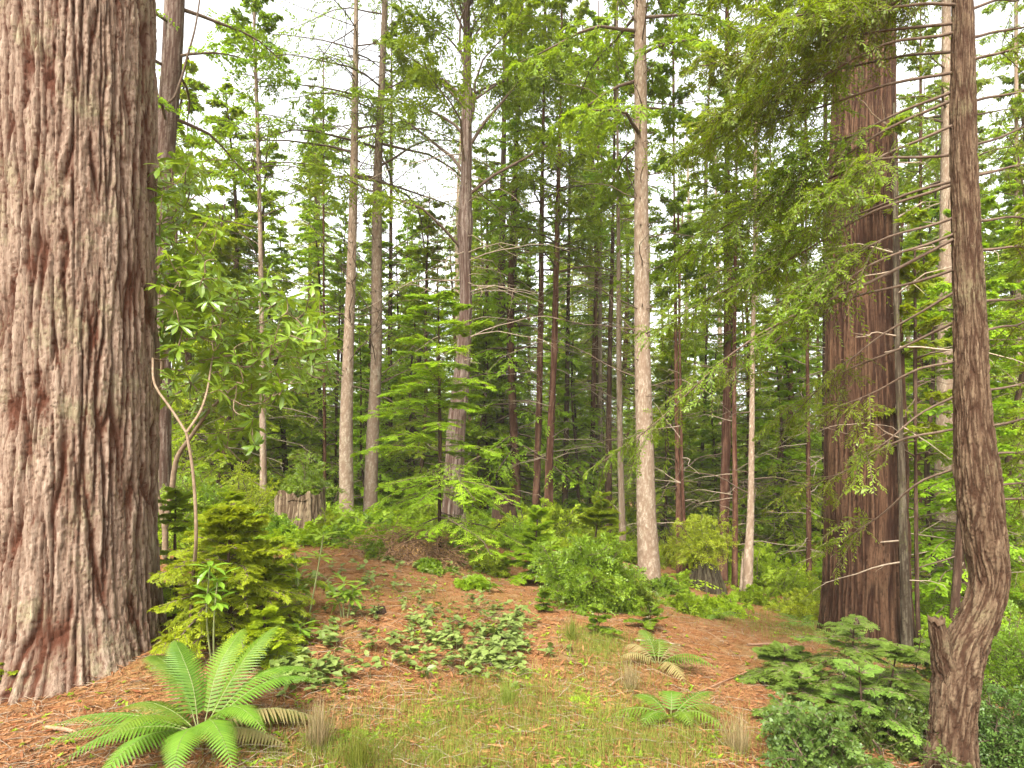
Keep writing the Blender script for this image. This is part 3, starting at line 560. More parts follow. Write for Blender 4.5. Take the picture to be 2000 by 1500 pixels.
mid = [
 ("conifer_tree", "grey brown trunk just right of the central redwood, bare twigs all around", [(985,200,8),(981,450,14),(979,650,15),(977,800,16),(976,1010,20)], 17, 'plain', 'dark_bark', 17, dict(z0=7, z1=16.5, n=50, L0=2.0, L1=.3, sty='spruce', droop=.3), 50),
 ("conifer_tree", "slim brown trunk left of a paler twin, between the red pair and the pale spruce", [(1168,250,4),(1166,500,7),(1160,700,9),(1157,900,10),(1155,1040,12)], 18, 'plain', 'red_bark', 14, dict(z0=5, z1=13.6, n=50, L0=1.6, L1=.3, el0=.1, el1=.7), 40),
 ("conifer_tree", "slim pale twin trunk touching the brown one, between the red pair and pale spruce", [(1176,250,4),(1173,500,6),(1172,700,8),(1173,900,9),(1174,1045,11)], 18.5, 'plain', 'pale_bark', 14, dict(z0=7, z1=13.6, n=40, L0=1.4, L1=.3, sty='hemlock'), 40),
 ("conifer_tree", "dark brown trunk a little left of the pale spruce", [(1200,250,5),(1196,500,8),(1191,700,10),(1189,850,13),(1188,1060,18)], 16, 'straight', 'dark_bark', 15, dict(z0=6, z1=14.6, n=50, L0=1.7, L1=.3, el0=.1, el1=.7), 40),
 ("conifer_tree", "greyish trunk right beside the dark brown one, left of the pale spruce", [(1206,250,5),(1208,500,8),(1209,700,11),(1212,900,12),(1216,1085,15)], 14, 'plain', 'pale_bark', 13, dict(z0=6, z1=12.6, n=45, L0=1.6, L1=.3, sty='hemlock'), 40),
 ("conifer_tree", "straight dark trunk behind the bushy dark green shrub", [(1112,420,5),(1109,650,8),(1106,850,11),(1103,1050,13)], 17, 'plain', 'dark_bark', 12, dict(z0=4, z1=11.6, n=45, L0=1.5, L1=.3, sty='spruce'), 50),
 ("conifer_tree", "twin stemmed brown trunk left of the mossy stump, thicker stem", [(1316,300,4),(1320,650,7),(1323,900,10),(1328,1125,15)], 12.5, 'plain', 'red_bark', 11, dict(z0=4, z1=10.6, n=45, L0=1.5, L1=.3, sty='redwood'), 30),
 ("conifer_tree", "thin leaning stem touching the brown trunk left of the mossy stump", [(1325,500,4),(1330,800,6),(1333,950,7),(1341,1135,10)], 12.2, 'plain', 'red_bark', 7, dict(z0=4, z1=6.8, n=25, L0=1.0, L1=.3, sty='redwood'), 14),
 ("redwood_tree", "sturdy brown trunk right behind the mossy stump", [(1420,0,8),(1420,200,10),(1421,500,14),(1420,750,16),(1416,950,20),(1411,1140,25)], 13, 'straight', 'red_bark', 17, dict(z0=4.6, z1=16.5, n=80, L0=1.8, L1=.3, el0=-.1, el1=.6, dens=1.1), 30),
 ("conifer_tree", "thin brown stem hugging the right side of the sturdy trunk by the mossy stump", [(1440,200,5),(1436,500,7),(1434,800,9),(1436,1000,11),(1435,1150,13)], 12.3, 'plain', 'red_bark', 10, dict(z0=3.6, z1=9.6, n=40, L0=1.4, L1=.3, el0=0), 30),
 ("conifer_tree", "whitish slender trunk with a split dead snag at its foot, mid right", [(1474,450,6),(1470,680,9),(1468,850,11),(1466,1000,14),(1459,1170,23)], 11, 'scaly', 'pale_bark', 10, dict(z0=4.2, z1=9.6, n=40, L0=1.5, L1=.3, sty='hemlock', droop=.3), 20),
 ("conifer_tree", "slim brown trunk standing alone in the leafy gap left of the broad brown redwood", [(1574,400,4),(1577,700,7),(1579,950,9),(1580,1165,12)], 13, 'plain', 'red_bark', 11, dict(z0=3.6, z1=10.6, n=45, L0=1.6, L1=.3, sty='hemlock'), 40),
 ("conifer_tree", "brown trunk half hidden behind the left side of the broad brown redwood", [(1612,0,7),(1612,400,9),(1612,800,12),(1612,1140,16)], 15, 'plain', 'dark_bark', 16, dict(z0=5, z1=15.6, n=50, L0=1.8, L1=.3), 30),
 ("conifer_tree", "mossy greenish pole standing against the right side of the broad brown redwood", [(1752,650,10),(1757,800,12),(1762,950,14),(1766,1100,17),(1772,1290,22)], 7.4, 'plain', 'moss_wood', 6, dict(z0=3.6, z1=5.8, n=9, L0=.9, L1=.3, fine=1.4), 20),
 ("conifer_tree", "thin dark stem right of the mossy pole by the broad brown redwood", [(1788,850,6),(1789,1000,8),(1791,1150,9),(1794,1290,10)], 7.6, 'plain', 'dark_bark', 4.5, dict(z0=1.4, z1=4.3, n=26, L0=.8, L1=.2, sty='hemlock', fine=1.4), 10),
 ("conifer_tree", "pale grey trunk between the broad brown redwood and the crooked tree", [(1848,0,16),(1848,200,17),(1846,500,22),(1846,700,27),(1847,900,38),(1852,1115,46)], 14, 'scaly', 'pale_bark', 18, dict(z0=7, z1=17.5, n=60, L0=2.2, L1=.3, sty='spruce'), 40),
 ("conifer_tree", "dark leaning stem just left of the crooked tree's bend", [(1882,850,8),(1876,1000,13),(1869,1130,16),(1862,1260,18)], 9, 'plain', 'dark_bark', 6, dict(z0=3.2, z1=5.8, n=30, L0=1.0, L1=.3, sty='hemlock'), 14),
 ("conifer_tree", "grey trunk at the right edge behind the crooked tree's bare twigs", [(1985,200,7),(1988,600,10),(1991,900,13),(1993,1120,16)], 15, 'plain', 'pale_bark', 15, dict(z0=5, z1=14.5, n=50, L0=1.9, L1=.3, sty='hemlock'), 40),
 ("conifer_tree", "reddish trunk right of the pale grey trunk, between broad redwood and crooked tree", [(1798,300,6),(1798,700,9),(1799,950,11),(1800,1110,13)], 17, 'plain', 'red_bark', 14, dict(z0=5, z1=13.5, n=50, L0=1.9, L1=.3), 40),
 ("conifer_tree", "dark red trunk just right of the two spotted trunks, behind the brush pile", [(764,400,7),(762,650,9),(761,850,12),(760,1010,15)], 19, 'straight', 'dark_bark', 14, dict(z0=5, z1=13.6, n=50, L0=1.8, L1=.3), 40),
 ("conifer_tree", "slim brown trunk between the rotting stump and the two spotted trunks", [(632,450,4),(633,700,6),(634,850,7),(634,1010,8)], 15, 'plain', 'red_bark', 10, dict(z0=4.5, z1=9.6, n=40, L0=1.3, L1=.3, sty='hemlock'), 30),
]
for i, (nm, lb, rows, Y, bk, mt, H, cr, nd) in enumerate(mid):
    cr = dict(cr); cr['n'] = int(cr['n'] * .8); cr['L0'] *= .72; cr['z0'] += 1.0
    tree_px(nm, lb, rows, Y, bk, mt, .028 if Y > 9 else .012, H, .15, .2, 60 + i, crown=cr, dead=dict(z0=.8, z1=max(cr['z0'], 2.5) + 1.5, n=nd, L=1.3, el=.1, droop=.1), deadmat='twig_pale' if i % 2 else 'twig',
            leafmat={'hemlock': 'hemlock', 'spruce': 'spruce'}.get(cr.get('sty'), 'needle'))

# ------------------------------------------------------------------ small conifers and shrubs
def sapling(name, label, u, vb, Y, H, rad, mat, n, sty='hemlock', fine=1.6, dens=1.3, el0=.1, el1=.6, droop=.3, z0=.06, seed=1, sub=True, cat='young tree', pw=.7, group=None, stem='dark_bark', sr=.02, wood='twig', t0=.12, flat=.08):
    X = (u - 1000) / FPX * Y; base = np.array([X, Y, gz(X, Y)]); root = thing(name, label, cat, base, group); rng = np.random.default_rng(seed)
    P = np.array([(0, 0, -.1), (0, 0, 0), (rng.normal(0, .02) * H, rng.normal(0, .02) * H, H * .5), (rng.normal(0, .03) * H, rng.normal(0, .03) * H, H)]); R = np.array([sr * 1.1, sr, sr * .7, .004])
    obj("trunk", trunk_mesh("trunk", M[stem], P, R, 'plain', .03, seed=seed), root)
    conifer_parts(root, P, R, rng, dict(z0=z0 * H, z1=H * .99, n=n, L0=rad, L1=rad * .12, el0=el0, el1=el1, sty=sty, dens=dens, fine=fine, sub=sub, droop=droop, pw=pw, t0=t0, slim=.62, flat=flat), None, mat, wood)
    return root
sapling("hemlock_tree", "bright green young hemlock with layered lacy boughs in front of the central trunk", 858, 1078, 9.0, 3.6, 1.3, 'hemlock_bright', 62, 'hemlock', 1.8, 1.1, -.1, .45, .22, .12, 71, sr=.035, pw=.55)
sapling("fir_sapling", "yellow green feathery young fir at the foot of the huge redwood", 452, 1235, 4.95, 1.0, .62, 'yellowgreen', 84, 'hemlock', 2.5, 1.0, -.05, .5, .22, .02, 72, pw=.6, flat=.15)
sapling("fir_sapling", "yellow green young fir behind the pale rhododendron stem beside the huge redwood", 345, 1180, 5.6, 1.0, .5, 'yellowgreen', 36, 'hemlock', 2.5, 1.0, 0, .5, .25, .03, 73, pw=.6)
sapling("fir_sapling", "small yellow green fir leaning out right of the feathery young fir", 520, 1200, 5.5, .62, .5, 'yellowgreen', 46, 'hemlock', 2.5, 1.0, -.05, .45, .22, .03, 78, pw=.6, flat=.14)
sapling("fir_sapling", "low yellow green fir spray under the feathery young fir, above the sword fern", 515, 1290, 4.7, .32, .3, 'yellowgreen', 26, 'hemlock', 2.2, 1.2, 0, .5, .3, .03, 74)
sapling("fir_sapling", "yellow green young fir in front of the rotting stump", 455, 1110, 7.2, .8, .45, 'yellowgreen', 50, 'hemlock', 1.9, 1.2, 0, .5, .25, .03, 75, pw=.5)
sapling("young_hemlock", "pale green hemlock sapling with a thin top just left of the bushy dark green shrub", 1048, 1110, 8.4, .95, .42, 'hemlock', 46, 'hemlock', 1.5, 1.1, .1, .6, .2, .1, 76)
sapling("young_hemlock", "thin topped sapling rising above the bushy dark green shrub", 1160, 1150, 8.4, 1.25, .5, 'hemlock', 60, 'hemlock', 1.5, 1.1, .1, .6, .2, .1, 77)
sapling("redwood_tree", "bright yellow green conifer spire behind the rotting stump", 598, 985, 20, 10.5, 1.75, 'yellowgreen', 120, 'redwood', 1.0, 1.2, -.1, .7, .3, .1, 231, cat='tree', sr=.11, stem='red_bark', sub=False)
sapling("redwood_tree", "tall light green conifer spire behind the red trunk pair, right side", 1150, 1010, 23, 12.5, 1.7, 'yellowgreen', 120, 'redwood', 1.0, 1.2, -.1, .8, .3, .3, 232, cat='tree', sr=.12, stem='red_bark', sub=False)
sapling("redwood_tree", "broad light green conifer spire left of the pale spruce's upper trunk", 1205, 1010, 25, 13.2, 1.9, 'hemlock', 120, 'redwood', 1.0, 1.2, -.1, .8, .3, .35, 233, cat='tree', sr=.13, stem='red_bark', sub=False)
for i_, (u_, v_, y_, h_, r_, lb_) in enumerate([(655,1008,16,6.2,1.7,"bright young hemlock right behind the two spotted trunks"),(455,1000,14.5,6.4,1.7,"bright leafy hemlock behind the slim pale trunk and rhododendron leaves"),(815,1020,16.5,5.6,1.6,"bright hemlock filling the gap behind the brush pile"),
        (1012,1030,17.5,6.4,1.6,"bright hemlock filling the gap between the central redwood and the red trunk pair"),(1128,1050,18.5,6.0,1.6,"bright hemlock behind the sapling that tops the bushy dark green shrub"),(1300,1085,16,5.2,1.5,"bright hemlock right behind the pale spruce's foot"),(1525,1110,15,5.8,1.7,"bright hemlock in the leafy hollow right of the whitish slender trunk")]):
    sapling("hemlock_tree", lb_, u_, v_, y_, h_, r_, 'hemlock_bright', 95, 'hemlock', 1.0, 1.1, -.1, .6, .25, .06, 240 + i_, cat='tree', sr=.05, sub=False, flat=.14)
def bush(name, label, u, vb, Y, H, rad, mat, stems=16, tw=14, lf=16, ll=.035, lw=.014, seed=1, cat='shrub', group=None, droop=.35, wood='twig', el=(.35, 1.45), loc=None):
    if loc is None:
        X = (u - 1000) / FPX * Y; loc = np.array([X, Y, gz(X, Y)])
    root = thing(name, label, cat, loc, group); rng = np.random.default_rng(seed)
    az = rng.uniform(0, 2 * pi, stems); e = rng.uniform(el[0], el[1], stems); D = np.stack([np.cos(az) * np.cos(e), np.sin(az) * np.cos(e), np.sin(e)], -1)
    L = np.hypot(rad * np.cos(e), H * np.sin(e)) * rng.uniform(.75, 1.1, stems)
    b = Br(np.stack([rng.normal(0, rad * .12, stems), rng.normal(0, rad * .12, stems), np.full(stems, -.03)], -1), D, L, droop * np.cos(e), None, .03, rng.uniform(0, 6, stems))
    k = kids(b, tw, .2, 1, .8, lambda t: .42 * (1.15 - .6 * t), droop, rng, .4, .4, .5, .02)
    k2 = kids(k, 4, .2, .9, .8, lambda t: .5 * (1.1 - .5 * t), droop, rng, .3, .3, .4)
    Q, v = leaves(k, lf, .1, 1, .85, ll, lw, rng); Q2, v2 = leaves(k2, int(lf * .6), .08, 1, .85, ll, lw, rng)
    V, F = cat_tubes([tubes(b, .008, .003, 6, 4), tubes(k, .003, .0012, 3, 3)])
    obj("stem", mesh_raw("stem", V, F, M[wood]), root); obj("foliage", leafmesh("foliage", np.concatenate([Q, Q2]), np.concatenate([v, v2]), M[mat]), root)
    return root
bush("evergreen_shrub", "bushy dark green evergreen shrub in the middle of the clearing", 1142, 1168, 7.3, .88, .47, 'bushleaf', 52, 17, 18, .046, .015, 81, el=(.5, 1.5))
bush("evergreen_shrub", "smaller low shrub leaning on the right flank of the bushy dark green one", 1225, 1172, 8.0, .42, .36, 'bushleaf', 22, 12, 14, .034, .012, 82)
bush("evergreen_shrub", "rounded small dark green shrub in front of the brush pile", 738, 1090, 8.6, .27, .25, 'bushleaf', 22, 12, 14, .03, .011, 83)
bush("evergreen_shrub", "low shrub in front of the rotting stump, half covering its left foot", 548, 1068, 9.3, .42, .42, 'bushleaf', 22, 12, 14, .036, .013, 90)
bush("evergreen_shrub", "shrub beside the rotting stump's right flank", 632, 1050, 9.7, .5, .34, 'hemlock', 20, 12, 14, .036, .013, 91)
bush("huckleberry_shrub", "glossy leaved huckleberry bush at the bottom right, left of the crooked tree", 1600, 1520, 3.6, .34, .5, 'huck', 20, 13, 12, .03, .016, 84)
bush("huckleberry_shrub", "green huckleberry bush against the foot of the crooked tree", 1740, 1440, 4.2, .42, .5, 'huck', 16, 12, 12, .03, .016, 85)
bush("huckleberry_shrub", "dense green bush on the bank right of the crooked tree, lowest one", 2000, 1500, 4.2, .6, .6, 'huck', 40, 16, 14, .028, .013, 86)
bush("huckleberry_shrub", "green bush on the bank right of the crooked tree, beside its kink", 1985, 1330, 6.2, .9, .7, 'bushleaf', 40, 16, 14, .032, .013, 87)
bush("evergreen_shrub", "bushy tuft sprouting from the top of the rotting stump", 585, 965, 10, .62, .36, 'bushleaf', 15, 12, 14, .036, .013, 88, el=(.35, 1.45), loc=px(600, 962, 10.1))
bush("evergreen_shrub", "leafy tuft sprouting from the top of the mossy stump", 1372, 1090, 11.5, .85, .5, 'yellowgreen', 26, 12, 14, .04, .015, 89, loc=px(1372, 1088, 11.5))
under = [(905,1090,9.2,.45,.40,'bushleaf'),(962,1095,8.8,.35,.35,'hemlock'),(655,1075,9.4,.28,.5,'bushleaf'),(700,1060,10.5,.4,.5,'bushleaf'),(840,1120,8.2,.18,.3,'bushleaf'),(930,1150,7.4,.16,.28,'hemlock'),(1010,1060,11,.5,.5,'hemlock'),
 (765,1040,12.5,.45,.7,'hemlock'),(1405,1195,8.6,.22,.45,'yellowgreen'),(1340,1200,8.2,.2,.4,'hemlock'),(1480,1170,10.5,.3,.5,'hemlock'),(1560,1200,9.8,.4,.6,'yellowgreen'),(1540,1140,12.5,.6,.8,'hemlock'),(1300,1165,9.5,.25,.4,'bushleaf'),
 (1830,1300,7.4,.5,.5,'hemlock'),(1840,1180,10,.9,.8,'yellowgreen'),(1950,1200,9.5,1.1,.9,'yellowgreen'),(320,1040,8.6,.8,.8,'hemlock'),(400,1010,10,.9,.9,'bushleaf'),(470,1020,10.5,1.0,.9,'yellowgreen'),(345,960,12,1.4,1.2,'hemlock'),
 (1660,1180,12,.8,.8,'yellowgreen'),(1250,1080,13.5,.5,.6,'hemlock'),(1150,1075,13,.5,.7,'hemlock'),(985,1040,14,.7,.8,'bushleaf'),(820,1030,14.5,.6,.8,'hemlock'),(650,1000,16,.7,1.0,'hemlock'),(560,1010,15,.8,1.0,'bushleaf')]
ul = ["low green shrub at the foot of the young hemlock, left side", "pale green shrub right of the young hemlock's foot", "low spreading shrub right of the rotting stump", "green shrub below the two spotted trunks", "tiny green shrub below the brush pile",
 "tiny sprig shrub on the needles left of the bushy dark green shrub", "light green shrub below the red trunk pair", "light green shrub between the spotted trunks and brush pile", "yellow green tuft on the slope below the whitish trunk", "low green tuft below the mossy stump",
 "shrub at the foot of the whitish slender trunk", "yellow green shrub left of the broad brown redwood's foot", "tall green shrub in the hollow left of the broad brown redwood", "low shrub at the foot of the pale spruce, right side", "green shrub between the mossy pole and the crooked tree",
 "yellow green shrub below the pale grey trunk at right", "yellow green shrub at the right edge beyond the crooked tree", "green shrub peeping out right of the huge redwood's base", "dark leaved shrub behind the pale rhododendron stem", "yellow green shrub left of the rotting stump", "tall light shrub far behind the rhododendron stems",
 "yellow green shrub half hidden left of the broad brown redwood", "light green shrub behind the pale spruce", "light green shrub behind the bushy dark green shrub", "dark shrub behind the young hemlock", "light shrub behind the brush pile", "light shrub behind the two spotted trunks, left", "dark shrub behind the rotting stump"]
for i, (u, v, Y, H, r, mt) in enumerate(under):
    bush("understory_shrub", ul[i], u, v, Y, H, r, mt, 20, 12, 12, .04, .016, 100 + i)

# ------------------------------------------------------------------ rhododendron tree
def rhodo_tree():
    Y = 4.6; X = (372 - 1000) / FPX * Y; base = np.array([X, Y, gz(X, Y)]); rng = np.random.default_rng(91)
    root = thing("rhododendron_tree", "leggy rhododendron with forked pale stems and glossy leaf rosettes right of the huge redwood", "tree", base)
    W = lambda u, v, y=Y: px(u, v, y) - base
    limbs = [([(370,1270,4.85),(376,1140,4.8),(383,1050,4.6),(380,960,4.6),(374,900,4.6),(364,845,4.6)], .0135, .010), ([(364,845,4.6),(335,800,4.65),(305,757,4.7),(298,700,4.9)], .009, .008),
             ([(364,845,4.6),(385,815,4.7),(400,780,4.9),(415,700,5.3),(440,600,5.8)], .010, .006), ([(322,1030,6.9),(335,960,6.9),(348,890,6.9),(375,850,6.9),(410,800,6.9),(470,740,7.0),(480,690,7.0)], .034, .008),
             ([(322,1090,6.9),(322,1030,6.9),(306,960,6.9),(304,880,6.9),(312,760,6.7),(330,600,6.6),(345,430,6.5),(335,330,6.3)], .032, .007), ([(345,430,6.5),(390,380,6.6),(420,400,6.8)], .008, .004),
             ([(480,690,7.0),(500,640,7.0),(560,620,7.1),(620,650,7.2)], .008, .004), ([(330,600,6.6),(390,590,6.7),(400,520,6.8)], .008, .004), ([(415,700,5.3),(500,690,5.8),(590,700,6.2)], .007, .004)]
    nodes = []
    for pts, r0, r1 in limbs:
        p = [W(*q) for q in pts]; V, F = polytube(p, np.linspace(r0, r1, len(p)), 8, 6)
        obj("limb", mesh_raw("limb", V, F, M['stem']), root); C, _ = spline(np.array(p), np.linspace(r0, r1, len(p)), 24); nodes += list(C[4:])
    regions = [(295,400,290,400,34),(300,440,400,540,60),(320,640,540,690,130),(300,560,690,800,44),(420,650,620,760,60),(300,400,500,640,36),(420,520,800,900,14)]
    tips = []
    for u0, u1, v0, v1, n in regions:
        for _ in range(n): tips.append(W(rng.uniform(u0, u1), rng.uniform(v0, v1), rng.uniform(4.9, 7.2)))
    tips = np.array(tips); nd = np.array(nodes); order = np.argsort([np.min(np.linalg.norm(nd - t, axis=1)) for t in tips])
    tb = []; ax = []; nl = list(nodes)
    for i in order:
        t = tips[i]; A = np.array(nl); j = np.argmin(np.linalg.norm(A - t, axis=1) + .6 * np.maximum(0, A[:, 2] - t[2])); a = A[j]
        mp = (a + t) / 2 + rng.normal(0, .04, 3) - Z * .04; V, F = polytube([a, mp, t], [.005, .004, .003], 4, 4); tb.append((V, F)); nl += [mp, t]; ax.append(nrm(t - mp) + Z * .5)
    V, F = cat_tubes(tb)
    Q, v = whorls(tips[order], np.array(ax), rng, 8, .135, .040, .1); obj("foliage", crownmesh("foliage", Q, v, V, F, [M['rhodo'], M['stem']]), root)
rhodo_tree()
def rhodo_seedling(label, u, vb, Y, tops, seed):
    X = (u - 1000) / FPX * Y; base = np.array([X, Y, gz(X, Y)]); rng = np.random.default_rng(seed)
    root = thing("rhododendron_seedling", label, "seedling", base); tb = []; P = []; A = []
    for (tu, tv) in tops:
        t = px(tu, tv, Y + rng.uniform(-.1, .1)) - base; t[2] = max(t[2], .06); s = np.array([t[0] * .3, t[1] * .3, -.03]); mp = (s + t) / 2 + rng.normal(0, .012, 3)
        tb.append(polytube([s, mp, t], [.007, .006, .005], 6, 4)); P.append(t); A.append(nrm(t - mp) + Z)
        P.append(mp * .5 + t * .5); A.append(nrm(t - mp) - Z * .2)
    V, F = cat_tubes(tb); obj("stem", mesh_raw("stem", V, F, M['greenstem']), root)
    Q, v = whorls(np.array(P), np.array(A), rng, 9, .145, .042, .35); obj("foliage", leafmesh("foliage", Q, v, M['rhodo']), root)
rhodo_seedling("tall pair of rhododendron seedlings with star shaped leaf tops, right of the feathery fir", 590, 1210, 5.5, [(575,1075),(632,1045),(583,1150)], 1)
rhodo_seedling("short rhododendron seedling with drooping leaves left of the small cut stub", 672, 1205, 5.6, [(672,1135),(655,1165),(690,1150)], 2)
rhodo_seedling("rhododendron seedling poking out of the yellow green fir", 415, 1190, 4.6, [(410,1105),(425,1130)], 3)
rhodo_seedling("low rhododendron sprout with flat leaves on the needles below the seedling pair", 590, 1255, 4.9, [(585,1225)], 4)
rhodo_seedling("pale spiky sprout on the needles right of centre, left of the dark green shrub", 960, 1160, 7.2, [(958,1138)], 5)
rhodo_seedling("spiky pale sprout at the foot of the pale spruce", 1322, 1150, 10, [(1322,1125)], 6)

# ------------------------------------------------------------------ ferns
def fern(label, u, v, Y, fr, scale=1.0, seed=1, npin=46, plen=.105):
    X = (u - 1000) / FPX * Y; base = np.array([X, Y, gz(X, Y) + .02]); rng = np.random.default_rng(seed)
    root = thing("sword_fern", label, "fern", base)
    for az, el, L, G, old in fr:
        az += rng.normal(0, 4); el += rng.normal(0, 4); G = G + rng.normal(.06, .05)
        a = radians(az); e = radians(el); L *= scale
        b = Br(np.array([[.02 * math.cos(a), .02 * math.sin(a), .0]]), np.array([[math.cos(a) * math.cos(e), math.sin(a) * math.cos(e), math.sin(e)]]), L, G, None, .008, rng.uniform(0, 6, 1))
        n = 2 * int(npin * .68 * (L / .75) ** .5); t = np.repeat(np.linspace(.12, .995, n // 2), 2)[None]; P = b.pos(t)[0]; Dp = b.dir(t)[0]; S = nrm(np.cross(Dp, np.tile(b.U, (len(P), 1)))); U = np.cross(S, Dp)
        sg = np.tile([1.0, -1.0], len(P) // 2); tt = t[0]; pl = plen * scale * np.minimum(1, .45 + tt * 2.2) * np.clip((1.02 - tt) / .55, 0, 1) ** .8 * rng.uniform(.92, 1.08, len(P)) + .004
        an = radians(74) - .35 * tt; D = Dp * np.cos(an)[:, None] + S * (sg * np.sin(an))[:, None] - U * (.12 + (.35 if old else 0) * rng.uniform(0, 1, len(P)))[:, None]
        Q, q = tmpl(P, D, U, pl, np.minimum(.0155 * scale, pl * .26), (.95, .8, .5, .0), .12, .15)
        V, F = tubes(b, .0035 * scale, .001, 10, 4)
        o = obj("frond", leafmesh("frond", Q, np.repeat(np.clip(rng.uniform(.1, .6) + rng.uniform(-.15, .3, len(P)), 0, 1), q), M['fern_old' if old else 'fern']), root)
        if old: o["label"] = "withered brownish frond"
        obj("midrib", mesh_raw("midrib", V, F, M['greenstem']), o)
fern("large sword fern with arching bright green fronds at the bottom left", 392, 1425, 3.6,
     [(150,60,.92,.5,0),(165,42,.62,.5,0),(92,62,.85,.38,0),(66,58,.85,.38,0),(36,54,.95,.5,0),(22,36,.62,.45,0),(8,30,.75,.45,1),(178,30,.7,.45,1),(192,30,.74,.4,0),(205,24,.72,.4,0),
      (228,36,.66,.5,0),(250,34,.72,.5,0),(262,42,.8,.5,0),(282,42,.8,.55,0),(306,45,.85,.55,0),(322,45,.8,.55,0),(345,30,.5,.4,1),(135,64,.8,.45,0),(20,48,.85,.5,0)], 1.12, 1)
fern("half withered sword fern on the slope right of the bright grass patch", 1285, 1290, 5.3, [(160,60,.5,.6,1),(120,65,.5,.5,0),(75,60,.5,.5,0),(40,45,.5,.5,1),(0,30,.4,.4,1),(330,35,.55,.5,0),(312,40,.6,.55,0),(200,40,.45,.5,1),(290,30,.5,.5,1)], .95, 2, 34)
fern("green sword fern low on the slope at the bottom, left of the huckleberry bush", 1310, 1425, 4.15, [(170,40,.5,.5,0),(150,50,.4,.5,0),(30,40,.5,.5,0),(0,35,.5,.55,0),(280,45,.42,.6,0),(320,40,.5,.6,0),(230,40,.42,.5,0),(80,60,.35,.5,0)], .9, 3, 34)
fern("small fern tuft below the pale spruce, beside the needle slope", 1398, 1215, 8.0, [(a, 40, .42, .5, a % 3 == 0) for a in range(10, 360, 45)], .9, 4, 24)
fern("fern poking up at the bottom edge left of the crooked tree", 1560, 1240, 8.2, [(a, 42, .5, .5, 0) for a in range(0, 360, 40)], .9, 5, 24)

def seedling(label, u, v, Y, H, r, mat, seed): return sapling("conifer_seedling", label, u, v, Y, H, r, mat, 13, 'hemlock', 2.8, .8, .1, .7, .2, .08, seed, cat='seedling', sr=.006)
for i_, (u_, v_, y_, h_, r_, m_, lb_) in enumerate([(1560,1440,4.3,.34,.36,'firblue',"flat feathery fir seedling left of the glossy huckleberry bush"),(1680,1420,4.3,.46,.46,'firblue',"feathery fir seedling rising between the two huckleberry bushes"),(1790,1330,5.3,.6,.5,'firblue',"feathery fir seedling behind the crooked tree's broken stub"),(12,1325,4.35,.22,.16,'yellowgreen',"tiny bright fir sprig at the left edge below the huge redwood")]):
    sapling("fir_sapling", lb_, u_, v_, y_, h_, r_, m_, 20, 'hemlock', 3.0, 1.0, -.1, .4, .18, .12, 220 + i_, sr=.008)
seedling("dark green conifer seedling on the needles above the bright grass patch", 1168, 1228, 6.0, .24, .2, 'bushleaf', 201)
seedling("wispy conifer seedling below the pale spruce", 1268, 1215, 6.4, .26, .22, 'bushleaf', 202)
seedling("wispy small seedling left of the dark green conifer seedling", 1062, 1200, 6.6, .2, .14, 'spruce', 203)
sapling("fir_sapling", "ferny blue green fir seedling in front of the broad brown redwood", 1660, 1345, 5.0, .62, .80, 'firblue', 26, 'hemlock', 3.2, 1.1, -.1, .35, .15, .2, 204, sr=.012, pw=.7)
sapling("fir_sapling", "soft blue green fir seedling between the huckleberry bush and the crooked tree", 1745, 1400, 4.5, .62, .55, 'firblue', 24, 'hemlock', 3.0, 1.1, 0, .4, .25, .1, 205, sr=.012)
sapling("fir_sapling", "low fir seedling left of the broad brown redwood's foot", 1530, 1340, 5.2, .3, .45, 'firblue', 20, 'hemlock', 2.4, 1.2, 0, .4, .2, .1, 206, sr=.008)

# ------------------------------------------------------------------ stumps, snags, brush
def stump(name, label, rows, Y, mat, seed, jag=.18, bark='straight', lump=.25, flare=.25, cat='stump', extra=None):
    ub, vb, wb = max(rows, key=lambda r: r[1]); X = (ub - 1000) / FPX * Y; base = np.array([X, Y, gz(X, Y)])
    root = thing(name, label, cat, base); rows = sorted(rows, key=lambda r: -r[1])
    P = [px(u, v, Y) - base for u, v, w in rows]; R = [w / 2 / FPX * Y for u, v, w in rows]; P[0][2] = 0; P.insert(0, P[0] - Z * .2); R.insert(0, R[0])
    me = trunk_mesh("body", M[mat], P, R, bark, .016, flare, .2, seed=seed, lump=lump)
    n = len(me.vertices); co = np.empty(n * 3, np.float32); me.vertices.foreach_get("co", co); co = co.reshape(-1, 3)
    H = P[-1][2]; th = np.arctan2(co[:, 1] - P[-1][1], co[:, 0] - P[-1][0])
    k = np.clip((co[:, 2] - H * .5) / (H * .5), 0, 1.2)
    co[:, 2] += (k * H * jag * 2 * (fbm(th / (2 * pi) * 9 + 20, co[:, 2] * 0 + seed, seed, 4) - .55))
    me.vertices.foreach_set("co", co.ravel()); obj("body", me, root)
    r = R[-1] * 1.02; a = np.arange(28) * 2 * pi / 28; rings = []                # rough hollow top
    for f, dz in ((1.0, -.02), (.8, -.06), (.5, -.10), (.15, -.12)):
        rings.append(np.stack([P[-1][0] + np.cos(a) * r * f, P[-1][1] + np.sin(a) * r * f, H * (1 - jag * .5) + dz + .05 * h2(np.arange(28), np.full(28, int(f * 99)), seed)], -1))
    V = np.concatenate(rings); idx = np.arange(4 * 28).reshape(4, 28); nx = np.roll(idx, -1, 1)
    obj("broken_top", mesh_raw("broken_top", V, np.stack([idx[:-1], nx[:-1], nx[1:], idx[1:]], -1).reshape(-1, 4), M[mat], {"furrow": ('POINT', np.full(112, .6))}), root)
    return root
stump("tree_stump", "tall rotting pale stump with a bushy tuft on top, left of the spotted trunks", [(586,958,88),(584,990,94),(581,1048,108)], 10, 'stump_wood', 301, .36, lump=.6)
